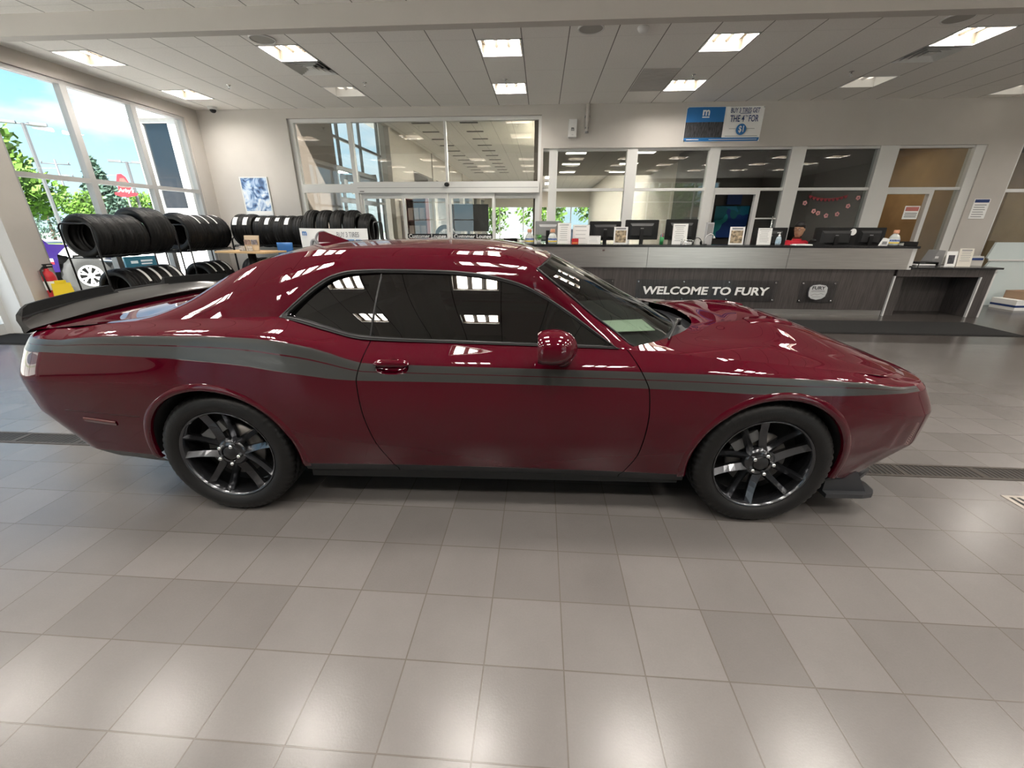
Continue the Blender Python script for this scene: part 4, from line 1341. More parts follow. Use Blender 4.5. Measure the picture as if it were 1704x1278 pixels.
# dark grille and lamps on the nose
b = MB()
P = [[(2.455 - .16 * abs(y / .72) ** 2.6 + dx, y, z) for z, dx in ((.60, .035), (.66, .02), (.745, -.045))] for y in np.linspace(-.70, .70, 21)]
b.grid(np.array(P)); gr = b.build('grille', M['black'], car)
for y in (-.58, -.42, .42, .58):
    b = MB(); b.lathe([(.068, 0), (.062, .02), (.0001, .024)], c=(2.455 - .16 * abs(y / .72) ** 2.6 - .01, y, .672), axis='x', n=20); b.build('headlamp', M['chrome'], gr)

# ---- rear spoiler: ramp, raised lip with a lower centre
sp_m = mat('spoiler_black', (.030, .029, .028), .32, coat=.3)
def sp_sec(y, low):
    q = abs(y) / .83
    xt = -2.545 + .10 * q ** 2.5
    xl = -2.375 - .02 * q ** 3
    zt = 1.150 - .035 * q ** 2
    zl = 1.096 - .045 * q ** 2.2
    lip = .008 if low else .044
    if q > .93: lip *= max(0, (1.0 - q) / .07) * .8 + .2
    zd = tab(ZH, -2.36) - .02
    return [(xl, y, zl), (xl - .012, y, zl + .012), (lerp(xl, xt, .6), y, lerp(zl, zt, .66)), (xt + .030, y, zt), (xt + .016, y, zt + lip), (xt, y, zt + lip),
            (xt - .010, y, zt - .02), (xt + .01, y, zt - .09), (xt + .03, y, zd), (xl - .05, y, zd), (xl - .04, y, zl - .022), (xl, y, zl)]
ys_ = np.array(sorted(list(np.linspace(-.83, .83, 45)) + [-.215, -.185, .185, .215]))
b = MB(); S_ = np.array([sp_sec(y, abs(y) < .2) for y in ys_])
b.grid(S_[:, :4]); b.grid(S_[:, 5:])
for y in (-.83, .83):
    s_ = sp_sec(y, False); b.add(s_, [tuple(range(len(s_)))])
spo = b.build('spoiler', sp_m, car)
lipm = mat('spoiler_lip_black', (.003, .003, .0034), .6, spec=.12)
b = MB()
L_ = np.array([[tuple(Vector(r_[3]) + Vector((.012, 0, -.006))), r_[3], r_[4], r_[5], r_[6]] for r_ in S_.tolist()])
b.grid(L_, smooth=False)
b.build('spoiler_lip', lipm, spo)
# ---- mirrors, handles, markers, antenna
for sg, dr in zip((-1, 1), doors):
    b = MB()
    n_, m_ = 28, 14
    vs = []
    for i in range(m_ + 1):
        t = i / m_            # from the flat mirror side (t=0) to the rounded nose
        x = .228 + .184 * t
        k = math.sqrt(max(0, 1 - ((t - .38) / .62) ** 2)) if t > .38 else .84 + .16 * math.sqrt(max(0, 1 - ((.38 - t) / .38) ** 2))
        for a in np.linspace(0, 2 * PI, n_, endpoint=False):
            ca, sa = math.cos(a), math.sin(a)
            px = abs(ca) ** .8 * math.copysign(1, ca); pz = abs(sa) ** .8 * math.copysign(1, sa)
            vs.append((x, sg * (1.035 + .105 * k * px), 1.027 + .010 * t + (.090 if pz > 0 else .062) * k * pz))
    fs = [(i*n_+k, i*n_+(k+1) % n_, (i+1)*n_+(k+1) % n_, (i+1)*n_+k) for i in range(m_) for k in range(n_)]
    b.add(vs, fs, 0, True); mi = b.build('mirror', paint, dr)
    b = MB(); b.add(vs[:n_], [tuple(range(n_))]); b.build('mirror_glass', M['chrome'], dr)
    b = MB(); b.tube([(.335, sg * 1.0, .99), (.36, sg * .93, .955), (.365, sg * .87, .945)], [.045, .042, .05], 12); b.build('mirror_stalk', paint, dr)
    cx, cz, ax_, az_ = HC
    b = MB()
    ring = []
    for a in np.linspace(0, 2 * PI, 40, endpoint=False):
        ca, sa = math.cos(a), math.sin(a)
        k_ = (abs(ca) ** 2.6 + abs(sa) ** 2.6) ** (-1 / 2.6)
        ring.append((cx + ax_ * k_ * ca, cz + az_ * k_ * sa))
    P = []
    for f_, dy in ((1.06, -.0005), (1.0, -.001), (.93, -.012), (.8, -.026), (.5, -.036), (.02, -.038)):
        P.append([(cx + (x - cx) * f_, sg * (side_w(x, z) + dy if f_ > .9 else side_w(cx, cz) + dy), cz + (z - cz) * f_) for x, z in ring + ring[:1]])
    b.grid(np.array(P)); b.build('handle_recess', paint, dr)
    b = MB()
    P = []
    for x in np.linspace(cx - .088, cx + .088, 19):
        e_ = math.sqrt(max(0.0, 1 - ((x - cx) / .0885) ** 6)) + .04
        P.append([(x, sg * (side_w(cx, cz) + dy), cz + .018 + dz * e_) for dz, dy in ((-.014, -.012), (-.016, .008), (-.008, .017), (.004, .017), (.016, .010), (.020, -.002))])
    b.grid(np.array(P)); b.build('door_handle', paint, dr)
    b = MB()
    P = []
    for x in np.linspace(-2.215, -2.03, 8):
        z0 = lerp(.572, .555, (x + 2.215) / .185)
        P.append([(x, sg * (side_w(x, z) + d_), z) for z, d_ in ((z0 - .013, .0), (z0 - .011, .006), (z0 + .011, .006), (z0 + .013, .0))])
    b.grid(np.array(P)); b.build('side_marker', mat('marker_dark_red', (.05, .004, .006), .15, coat=1), car)
    b = MB()
    for ln in ([(-2.30 + .43 * t, .628 - .022 * t) for t in np.linspace(0, 1, 12)], [(1.876 + .25 * t, .535 + .05 * t) for t in np.linspace(0, 1, 10)]):
        pts = []
        for x, z in ln:
            pts.append((x, sg * (side_w(x, z) - .0005), z))
        b.tube(pts, .0022, 5)
    b.build('bumper_seam', gap_m, car)
b = MB()
b.add([(-1.20, -.022, 1.452), (-1.06, -.016, 1.452), (-1.0, 0, 1.462), (-1.06, .016, 1.452), (-1.20, .022, 1.452), (-1.195, -.006, 1.513), (-1.16, -.006, 1.518), (-1.16, .006, 1.518), (-1.195, .006, 1.513)],
      [(0, 1, 6, 5), (1, 2, 6), (2, 3, 7, 6), (3, 4, 8, 7), (4, 0, 5, 8), (5, 6, 7, 8)])
b.build('antenna', paint, car)

# ---- interior
b = MB(); b.prism([(.45, .62), (1.05, .62), (1.05, .93), (.88, .965), (.5, .94), (.42, .82)], -.74, .74); b.build('dashboard', fabric_m, car)
for y in (-.37, .37):
    b = MB()
    b.obx((-.25, y, .60), (.52, .5, .16)); b.obx((-.56, y, .88), (.14, .48, .58), Matrix.Rotation(-.30, 3, 'Y')); b.obx((-.68, y, 1.20), (.09, .25, .17), Matrix.Rotation(-.2, 3, 'Y'))
    s_ = b.build('seat', fabric_m, car)
    md = s_.modifiers.new('round', 'BEVEL'); md.width = .05; md.segments = 3
b = MB(); b.obx((-1.05, 0, .82), (.14, 1.2, .5), Matrix.Rotation(-.35, 3, 'Y')); b.bx(-1.85, -1.15, -.6, .6, 1.0, 1.03); b.build('rear_bench', fabric_m, car)
b = MB(); b.tube([(.36 + .06 * math.sin(a), .37 + .18 * math.cos(a), .93 + .17 * math.sin(a)) for a in np.linspace(0, 2 * PI, 24, endpoint=False)], .014, 8, closed=True); b.build('steering_wheel', M['black'], car)
b = MB(); b.bx(-1.1, 1.05, -.76, .76, .30, .33); b.build('cabin_floor', fabric_m, car)
b = MB(); b.add([(.66, -.46, .972), (.93, -.46, .985), (.93, -.16, .985), (.66, -.16, .972), (.66, -.46, .976), (.93, -.46, .989), (.93, -.16, .989), (.66, -.16, .976)],
                [(3, 2, 1, 0), (4, 5, 6, 7), (0, 1, 5, 4), (1, 2, 6, 5), (2, 3, 7, 6), (3, 0, 4, 7)])
tag(b.build('dash_paper', mat('pale_green_paper', (.62, .72, .60), .7), car), 'pale paper sheet on the dashboard')

# ---- wheels
tyre_prof = [(.262, -.098), (.275, -.112), (.305, -.119), (.335, -.114), (.355, -.100), (.3645, -.080), (.3655, -.060), (.358, -.056), (.358, -.050), (.367, -.046), (.368, -.012), (.359, -.009), (.359, .009),
             (.368, .012), (.367, .046), (.358, .050), (.358, .056), (.3655, .060), (.3645, .080), (.355, .100), (.335, .114), (.305, .119), (.275, .112), (.262, .098)]
def tread(i, k):
    if i in (4, 5, 6, 17, 18, 19) and k % 3 == 0: return -.007
    if i in (9, 10, 13, 14) and k % 4 == 0: return -.004
    return 0
def make_wheel(x, sg, ang):
    wh = bpy.data.objects.new('wheel', None); COL.objects.link(wh); wh.parent = car
    wh.location = (x, sg * .812, .366)
    o_ = sg           # outward direction in y
    b = MB(); b.lathe(tyre_prof, axis='y', n=180, mod=tread); b.build('tyre', M['rubber'], wh)
    b = MB()
    b.lathe([(.262, o_*.100), (.265, o_*.103), (.261, o_*.105), (.254, o_*.100), (.248, o_*.085), (.240, o_*.02), (.238, -o_*.09), (.262, -o_*.10)], axis='y', n=72)
    def PT(r, t, y):     # polar in the wheel plane
        return (r * math.cos(t), o_ * y, r * math.sin(t))
    hub = [(.046, .080), (.056, .079), (.072, .072), (.084, .06), (.088, .03)]
    b.lathe([(r, o_*y) for r, y in hub], axis='y', n=40)
    for k in range(5):
        a = ang + k * 2 * PI / 5
        for s_ in (-1, 1):
            # a tapering bar with a raised ridge, from the hub to the rim
            secs = []
            for t in np.linspace(0, 1, 7):
                r = lerp(.062, .247, t)
                off = s_ * lerp(.031, .056, t ** 1.1)
                hw = lerp(.022, .0155, t) + .005 * t ** 6
                yf = lerp(.073, .098, t) - .010 * math.sin(PI * t)
                ca, sa = math.cos(a), math.sin(a)
                def Q(o2, y): return (r * ca - (off + o2) * sa, o_ * y, r * sa + (off + o2) * ca)
                secs.append([Q(-hw, yf - .045), Q(-hw, yf - .024), Q(s_ * hw * .45, yf), Q(hw, yf - .024), Q(hw, yf - .045), Q(-hw, yf - .045)])
            b.grid(np.array(secs), smooth=False)
    b.build('rim', rim_m, wh)
    b = MB(); b.lathe([(.0001, o_*.083), (.034, o_*.083), (.040, o_*.078), (.046, o_*.06)], axis='y', n=32)
    b.build('centre_cap', M['black'], wh)
    b = MB(); b.lathe([(.06, o_*.02), (.16, o_*.02), (.16, o_*.0), (.06, 0)], axis='y', n=40); b.build('brake_disc', mat('brake_iron', (.16, .15, .14), .45, metal=.7), wh)
    b = MB(); b.lathe([(.239, -o_*.03), (.0001, -o_*.03)], axis='y', n=40); b.build('back_plate', well_m, wh)
    c_ = ang + 2.2
    b = MB(); b.obx((.145 * math.cos(2.2), o_ * .015, .145 * math.sin(2.2)), (.06, .06, .15), Matrix.Rotation(-2.2, 3, 'Y')); b.build('brake_caliper', mat('caliper_grey', (.12, .12, .12), .5, metal=.4), wh)
    for k in range(5):
        a = ang + PI / 5 + k * 2 * PI / 5
        b = MB(); p0 = PT(.0575, a, .068); p1 = PT(.0575, a, .098)
        b.tube([p0, p1, PT(.0575, a, .103)], [.0115, .0115, .006], 8); b.build('lug_nut', M['chrome'], wh)
for sg in (-1, 1):
    make_wheel(WX[0][0], sg, math.radians(99)); make_wheel(WX[1][0], sg, math.radians(37))
# ================================================================== FLOOR FITTINGS
b = MB()
b.bx(XL + .02, XR - .02, .835, .855, 0, .004); b.bx(XL + .02, XR - .02, .975, .995, 0, .004)
x = XL + .03
while x < XR - .05:
    b.bx(x, x + .012, .855, .975, 0, .003); x += .032
b.bx(XL + .02, XR - .02, .855, .975, 0, .0006, 1)
k = XL + .5
while k < XR: b.bx(k, k + .03, .85, .98, 0, .0038); k += .5
struct(b, 'trim_3', [mat('drain_steel', (.05, .042, .036), .5, metal=.4), M['black']])
b = MB(); b.bx(3.06, 3.70, .50, .66, 0, .003)
for k in range(14): b.bx(3.09 + k * .043, 3.11 + k * .043, .52, .64, .003, .0035, 1)
tag(b.build('drain_cover', [mat('drain_cover_grey', (.30, .27, .24), .5, metal=.3), M['black']]), 'small slotted drain cover in the tiles right of the car nose', 'drain cover')
b = MB(); b.bx(0, 4.35, 0, .965, 0, .010); b.bx(.04, 4.31, .04, .925, .010, .014)
tag(b.build('entrance_mat', M['mat'], loc=(3.2, 4.885, 0)), 'long black floor mat lying in front of the service counter', 'mat')
b = MB(); b.bx(0, 1.5, 0, .52, 0, .012); b.bx(.03, 1.47, .03, .49, .012, .016)
tag(b.build('rubber_mat', M['mat'], loc=(-7.85, 3.38, 0)), 'black rubber mat on the floor beside the far left glass door', 'mat')

# ================================================================== TYRES AND RACKS
def tyre_mesh(R_, wd, r_in, block=3):
    h = wd / 2
    prof = [(r_in, -h * .80), (r_in + .015, -h * .95), (lerp(r_in, R_, .45), -h), (lerp(r_in, R_, .75), -h * .97), (R_ - .034, -h * .93), (R_ - .013, -h * .78), (R_ - .006, -h * .60), (R_ - .010, -h * .56), (R_ - .010, -h * .52),
            (R_ - .004, -h * .48), (R_, -h * .16), (R_ - .005, -h * .12), (R_ - .005, h * .12), (R_, h * .16), (R_ - .004, h * .48), (R_ - .010, h * .52), (R_ - .010, h * .56), (R_ - .006, h * .60), (R_ - .013, h * .78),
            (R_ - .034, h * .93), (lerp(r_in, R_, .75), h * .97), (lerp(r_in, R_, .45), h), (r_in + .015, h * .95), (r_in, h * .80), (r_in + .03, h * .7), (R_ - .03, h * .55), (R_ - .03, -h * .55), (r_in + .03, -h * .7), (r_in, -h * .80)]
    def md(i, k):
        if i in (4, 5, 18, 19) and k % block == 0: return -.008
        if i in (9, 10, 13, 14) and k % (block + 1) == 0: return -.004
        return 0
    b = MB(); b.lathe(prof, axis='y', n=96, mod=md)
    me = b.build('tyre', M['rubber']); d = me.data
    bpy.data.objects.remove(me)
    return d
TY = {'std': (tyre_mesh(.335, .215, .215), .335, .215), 'big': (tyre_mesh(.365, .225, .235), .365, .225), 'huge': (tyre_mesh(.392, .235, .25), .392, .235), 'mid': (tyre_mesh(.350, .222, .225, 4), .350, .222), 'low': (tyre_mesh(.345, .215, .235), .345, .215)}
def sticker_mesh(R_, wd, a0, a1, sw=.06):
    b = MB()
    P = [[((R_ + .004) * math.cos(a), y, (R_ + .004) * math.sin(a)) for y in (-sw / 2, sw / 2)] for a in np.linspace(a0, a1, 12)]
    b.grid(np.array(P)); 
    o = b.build('sticker', M['paper']); d = o.data; bpy.data.objects.remove(o)
    b2 = MB()
    return d
STK = {}
def tyre(kind, loc, label, group, rz=0.0, spin=0.0, stick=None):
    d, R_, wd = TY[kind]
    o = bpy.data.objects.new('tyre', d); COL.objects.link(o)
    o.location = loc; o.rotation_euler = (0, 0, rz)
    tag(o, label, 'tyre', group)
    if stick:
        key = (kind,) + tuple(stick)
        if key not in STK: STK[key] = sticker_mesh(R_, wd, *stick)
        s_ = bpy.data.objects.new('sticker', STK[key]); COL.objects.link(s_); s_.parent = o
        s_['label'] = 'white paper sticker on the tread'
    return o
ORD = ['nearest', 'second', 'third', 'fourth', 'fifth', 'sixth', 'seventh']
def rack(name, label, half_w, length, tiers, hoop_z, loc, rz):
    """local: tyres' axis along x; two hoops at the ends, two rails per tier"""
    t = thing('tyre_rack', label, 'rack', loc, rz, 'black tyre racks')
    for x in (0, length):
        b = MB(); r_ = .06
        pts = [(x, -half_w, 0.0), (x, -half_w, hoop_z - r_), (x, -half_w + .02, hoop_z - .02), (x, -half_w + r_, hoop_z), (x, half_w - r_, hoop_z), (x, half_w - .02, hoop_z - .02), (x, half_w, hoop_z - r_), (x, half_w, 0)]
        b.tube(pts, .0125, 8)
        b.build('hoop', M['black_metal'], t)
        for z in tiers:
            b = MB(); b.tube([(x, -half_w, z - .03), (x, half_w, z - .03)], .009, 6); b.build('cross_bar', M['black_metal'], t)
        for s_ in (-1, 1):
            b = MB(); b.cyl((x, s_ * half_w, 0), (x, s_ * half_w, .012), .02, n=10); b.build('foot', M['black'], t)
    for z in tiers:
        for s_ in (-1, 1):
            b = MB(); b.tube([(0, s_ * .2, z), (length, s_ * .2, z)], .011, 8); b.build('rail', M['black_metal'], t)
            for x in (0, length):
                b = MB(); b.tube([(x, s_ * .2, z - .03), (x, s_ * .2, z)], .009, 6); b.build('bracket', M['black_metal'], t)
    return t
def rail_z(zc, R_): return zc - math.sqrt((R_ + .012) ** 2 - .2 ** 2)
RX_ = -6.885
# near rack along the window
rack('tyre_rack', 'black wire tyre rack nearest the pier, under the left window', .265, 1.50, (rail_z(.53, .345), rail_z(1.385, .335)), 1.575, (RX_, 4.52, 0), PI / 2)
y = 4.55
for k in range(6):
    kind = 'std' if k < 4 else 'huge'
    wd = TY[kind][2]; y += wd / 2 + .004
    zc = rail_z(1.385, .335) + math.sqrt((TY[kind][1] + .012) ** 2 - .04)
    tyre(kind, (RX_, y, zc), ORD[k] + ' black tyre on the upper tier of the nearest rack' if k < 4 else ('larger raised tyre, fifth on the nearest rack upper tier' if k == 4 else 'larger tyre at the far end of the nearest rack upper tier'), 'tyres on the nearest rack')
    y += wd / 2
for k in range(5):
    tyre('low', (RX_, 4.95 + k * .219, .53), ORD[k] + ' tyre on the lower tier of the nearest rack', 'tyres on the nearest rack', stick=(.35, 1.15, .05) if k else None)
# second rack along the window
rack('tyre_rack', 'black wire tyre rack in the left back corner under the window', .265, 1.18, (rail_z(.50, .345), rail_z(1.40, .35)), 1.56, (RX_, 6.27, 0), PI / 2)
y = 6.285
for k in range(5):
    kind = 'big' if k == 0 else 'mid'
    wd = TY[kind][2]; y += wd / 2 + .004
    zc = rail_z(1.40, .35) + math.sqrt((TY[kind][1] + .012) ** 2 - .04)
    tyre(kind, (RX_, y, zc), ORD[k] + ' tyre on the upper tier of the corner window rack', 'tyres on the corner window rack', stick=(.55, 1.25, .035) if k in (1, 2, 3) else ((1.1, 1.5, .05) if k == 4 else None))
    y += wd / 2
for k in range(3):
    tyre('low', (RX_, 6.72 + k * .219, .50), ORD[k] + ' tyre on the lower tier of the corner window rack', 'tyres on the corner window rack', stick=(.45, 1.2, .045))
# rack along the back wall
rack('tyre_rack', 'black tyre rack standing along the back wall below the poster', .25, 1.76, (rail_z(.52, .345), rail_z(1.42, .335)), 1.30, (-6.68, 7.80, 0), 0)
for k, x in enumerate((-6.50, -6.27)):
    tyre('mid', (x, 7.80, rail_z(1.42, .335) + math.sqrt(.362 ** 2 - .04)), ('left' if k == 0 else 'right') + 'most of the two taller labelled tyres on the back wall rack', 'tyres on the back wall rack', rz=PI / 2, stick=(-PI - .0 - .9, -PI - .35, .10))
for k in range(5):
    tyre('std', (-6.02 + k * .224, 7.80, 1.42), ('first', 'second', 'third', 'fourth', 'last')[k] + ' knobbly tyre right of the two taller tyres, back wall rack', 'tyres on the back wall rack', rz=PI / 2, stick=(-PI - 1.0, -PI - (.45 if k % 2 else .7), .09) if k < 4 else None)
for k in range(6):
    tyre('low', (-6.47 + k * .25, 7.80, .52), ORD[k] + ' tyre from the left on the lower tier of the back wall rack', 'tyres on the back wall rack', rz=PI / 2)
# rack with the banner, in front of the fixed pane
rack('tyre_rack', 'black tyre rack carrying the tyre offer banner by the sliding doors', .25, 1.50, (rail_z(.52, .345), rail_z(1.49, .365)), 1.62, (-4.74, 7.30, 0), 0)
for k in range(5):
    kind = 'big' if k < 4 else 'std'
    zc = rail_z(1.49, .365) + math.sqrt((TY[kind][1] + .012) ** 2 - .04)
    tyre(kind, (-4.575 + k * .284, 7.30, zc), ('leftmost', 'second from left', 'middle', 'fourth from left', 'smaller rightmost')[k] + ' tyre above the tyre offer banner', 'tyres above the offer banner', rz=PI / 2)

# offer banner hung on the rack
t = thing('rack_banner', 'white tyre offer banner hung on the tyre rack by the sliding doors', 'banner', (-4.01, 6.89, 1.17))
P = []
for x in np.linspace(-.71, .71, 25):
    P.append([(x, .012 * math.sin(x * 7) - .01 * (z > 0), z + (.012 * abs(x))) for z in np.linspace(-.36, .32, 8)])
b = MB(); b.grid(np.array(P)); b.build('sheet', M['paper'], t)
def pr(b_): return b_
text('m', 'logo', M['blue'], .09, (-.60, -.028, .23), parent=t, bold=.03, height=.08)
text('BUY 3 TIRES', 'lettering', M['inkgrey'], .46, (.30, -.028, .21), parent=t, bold=.01, height=.10)
b = MB()
for x0, x1, z in ((.08, .24, .105), (.27, .42, .105), (.45, .56, .105), (.14, .5, .06)): b.bx(x0, x1, -.028, -.026, z - .015, z + .012)
b.build('small_print', M['blue'], t)
b = MB(); b.tube([(-.22 + .17 * math.cos(a), -.026, .08 + .19 * math.sin(a)) for a in np.linspace(0, 2 * PI, 30, endpoint=False)], .018, 6, closed=True); b.tube([(-.42 + .07 * math.cos(a), -.026, -.02 + .13 * math.sin(a)) for a in np.linspace(0, 2 * PI, 20, endpoint=False)], .03, 6, closed=True)
b.build('printed_tyre_picture', M['inkgrey'], t)
for x in (-.68, .68):
    b = MB(); b.tube([(x, 0, .30), (x, .10, .40)], .004, 5); b.build('tie', M['black'], t)

# standing table with brochures, chair behind
t = thing('high_table', 'tall table with a light wood top and black column in front of the racks', 'table', (-5.60, 6.55, 0), math.radians(-10))
b = MB(); b.prism([(-.60, -.27), (-.57, -.30), (.57, -.30), (.60, -.27), (.60, .27), (.57, .30), (-.57, .30), (-.60, .27)], 1.045, 1.075, plane='xy'); b.build('table_top', M['wood'], t)
b = MB(); b.tube([(0, 0, .03), (0, 0, 1.045)], [.10, .07], 16); b.build('column', M['black'], t)
b = MB(); b.lathe([(.30, 0), (.30, .015), (.12, .04), (.0001, .045)], n=32); b.build('base', M['black'], t)
t = thing('brochure_holder', 'small wooden brochure holder standing on the light wood table', 'brochure holder', (-5.58, 6.50, 1.075), math.radians(-6))
b = MB(); b.add([(-.16, .05, 0), (.16, .05, 0), (.16, .10, .29), (-.16, .10, .29), (-.16, .07, 0), (.16, .07, 0), (.16, .12, .29), (-.16, .12, .29)], [(0,1,2,3), (7,6,5,4), (0,4,5,1), (1,5,6,2), (2,6,7,3), (3,7,4,0)]); b.bx(-.16, .16, -.08, .06, 0, .012); b.bx(-.16, .16, -.085, -.075, 0, .1); b.build('stand', mat('birch', (.66, .52, .36), .5), t)
for k, (x, z) in enumerate(((-.08, .14), (.08, .14), (-.08, .03), (.08, .03))):
    y_ = .04 + .05 * z / .29 if z > .1 else -.089
    b = MB(); b.bx(x - .065, x + .065, y_ - .012 - (.0 if z > .1 else 0), y_ - .006 + .0, z - .02, z + .07)
    b.build('brochure', mat('brochure_print', ((.30, .20, .17), (.22, .2, .22), (.45, .42, .4), (.5, .46, .42))[k], .5, noise=(30, .5)), t)
t = thing('blue_chair', 'chair with a blue plastic back partly hidden behind the light wood table', 'chair', (-5.15, 7.02, 0), math.radians(8))
b = MB(); P = [[(x, .05 * (x / .2) ** 2 * -1 + .02 * (z - 1.0), z) for z in np.linspace(.80, 1.22, 7)] for x in np.linspace(-.16, .16, 9)]
b.grid(np.array(P)); o_ = b.build('backrest', mat('blue_plastic', (.03, .16, .45), .4), t); md = o_.modifiers.new('th', 'SOLIDIFY'); md.thickness = .02
b = MB(); b.bx(-.19, .19, -.33, .02, .73, .77); b.build('seat', mat('blue_plastic_seat', (.03, .16, .45), .4), t)
for x in (-.17, .17):
    for y_ in (-.31, 0):
        b = MB(); b.tube([(x, y_, 0), (x, y_, .74)], .012, 8); b.build('leg', M['chrome'], t)
    b = MB(); b.tube([(x, 0, .74), (x * .8, .01, .86)], .012, 8); b.build('back_post', M['chrome'], t)

# fire extinguisher on the pier, caution sign beside it
t = thing('fire_extinguisher', 'red fire extinguisher with a white label on the left pier', 'fire extinguisher', (-7.25, 4.22, .46))
b = MB(); b.lathe([(.0001, 0), (.07, .005), (.078, .03), (.078, .36), (.06, .42), (.028, .45), (.028, .48), (.0001, .48)], n=28); b.build('cylinder', M['red'], t)
b = MB(); b.lathe([(.0795, .17), (.0795, .30)], n=28); b.build('label', M['paper'], t)
b = MB(); b.bx(-.018, .018, -.02, .09, .49, .51); b.bx(-.018, .018, -.02, .10, .53, .545); b.cyl((0, 0, .47), (0, 0, .54), .02, n=12); b.build('handle', M['black'], t)
b = MB(); b.tube([(0, -.03, .5), (.02, -.09, .46), (.04, -.10, .30), (.04, -.09, .14)], .012, 8); b.build('hose', M['black'], t)
b = MB(); b.bx(-.10, -.075, -.04, .04, .15, .45); b.build('wall_bracket', M['steel'], t)
b = MB(); b.lathe([(.062, .40), (.04, .435)], n=24); b.build('neck_tag', M['yellow'], t)
t = thing('caution_sign', 'yellow folding floor caution sign beside the fire extinguisher', 'caution sign', (-7.0, 4.14, .0), math.radians(58))
for s_, m_ in ((-1, M['yellow']), (1, M['yellow'])):
    b = MB(); b.add([(-.15, s_*.15, 0), (.15, s_*.15, 0), (.10, s_*.015, .74), (-.10, s_*.015, .74), (-.15, s_*.135, 0), (.15, s_*.135, 0), (.10, 0, .74), (-.10, 0, .74)],
                    [(0,1,2,3), (7,6,5,4), (0,4,5,1), (1,5,6,2), (2,6,7,3), (3,7,4,0)])
    b.build('panel', m_, t)
b = MB(); b.bx(-.06, .06, -.02, .02, .735, .78); b.build('grip', M['yellow'], t)
# framed picture
t = thing('framed_picture', 'blue and white picture in a thin white frame on the back wall', 'picture', (-6.355, YB - .0, 2.165))
b = MB(); hx, hz = .325, .405
for x0, x1, z0, z1 in ((-hx, hx, hz - .022, hz), (-hx, hx, -hz, -hz + .022), (-hx, -hx + .022, -hz, hz), (hx - .022, hx, -hz, hz)): b.bx(x0, x1, -.028, -.002, z0, z1)
b.build('frame', M['alu'], t)
b = MB(); b.bx(-hx, hx, -.02, -.002, -hz, hz); 
pm = mat('picture_print', (.35, .48, .66), .35)
pt_ = pm.node_tree; pb = pt_.nodes['Principled BSDF']
tcx = nn(pt_, 'ShaderNodeTexCoord'); wv = nn(pt_, 'ShaderNodeTexNoise'); wv.inputs['Scale'].default_value = 3.2; wv.inputs['Distortion'].default_value = 2.2
rr_ = nn(pt_, 'ShaderNodeValToRGB')
for p_, c_ in ((.35, (.04, .07, .16, 1)), (.45, (.16, .28, .52, 1)), (.56, (.55, .68, .84, 1)), (.68, (.85, .88, .92, 1))):
    e_ = rr_.color_ramp.elements.new(p_); e_.color = c_
rr_.color_ramp.elements[0].color = (.03, .05, .12, 1); rr_.color_ramp.elements[-1].color = (.9, .92, .95, 1)
pt_.links.new(tcx.outputs['Object'], wv.inputs['Vector']); pt_.links.new(wv.outputs[0], rr_.inputs[0]); pt_.links.new(rr_.outputs[0], pb.inputs['Base Color'])
b.build('print', pm, t)
b = MB(); b.bx(-hx + .02, hx - .02, -.0215, -.0205, -hz + .02, -hz + .10); b.build('caption_strip', M['paper'], t)
# ================================================================== SERVICE COUNTER
CF = 6.37
t = thing('service_counter', 'long reception counter with a brushed steel band and dark wood front', 'counter', (3.3, CF, 0))
x0, x1 = -.25 - 3.3, 6.77 - 3.3
b = MB(); b.bx(x0, x1 + .02, -.04, .36, 1.195, 1.235); b.build('ledge_top', mat('black_stone', (.022, .022, .024), .18, noise=(60, .5)), t)
for a, c in ((x0, 2.13 - 3.3), (2.137 - 3.3, 4.62 - 3.3), (4.627 - 3.3, 6.70 - 3.3)):
    b = MB(); b.bx(a, c, -.012, .02, .835, 1.195); b.build('steel_panel', M['steel'], t)
b = MB(); b.bx(6.70 - 3.3, x1, -.012, .30, .835, 1.195); b.bx(6.705 - 3.3, x1 + .004, .03, .07, .87, .93); b.build('end_cap', M['alu'], t)
b = MB()
for k in range(5): b.bx(x1 - .001, x1 + .003, .08 + .0 * k, .12, .95 + k * .045, .965 + k * .045)
b.bx(x1 - .04, x1 + .003, -.0135, -.012, .87, .90)
b.build('outlet_slots', M['black'], t)
b = MB(); b.bx(x0, 6.53 - 3.3, .01, .05, .10, .835); b.build('front_panel', M['darkwood'], t)
b = MB(); b.bx(x0, 6.53 - 3.3, .03, .06, 0, .10); b.build('kick_plate', M['steel'], t)
b = MB(); b.bx(x0, x0 + .04, .05, 1.15, 0, 1.19); b.build('left_side_panel', M['darkwood'], t)
b = MB(); b.bx(x0 + .04, x1, .06, .10, .0, 1.19); b.build('core_panel', M['darkwood'], t)
b = MB(); b.bx(x0 + .04, x1 - .25, .10, 1.1, .725, .76); b.build('work_surface', M['dark'], t)
for x in (-2.4, -.9, .5, 2.9):
    b = MB(); b.bx(x - .2, x + .2, .4, 1.0, 0, .725); b.build('drawer_pedestal', M['dark'], t)
b = MB(); b.bx(1.30 - 3.3, 1.345 - 3.3, -.0145, -.012, 1.12, 1.15); b.build('small_plate', M['chrome'], t)

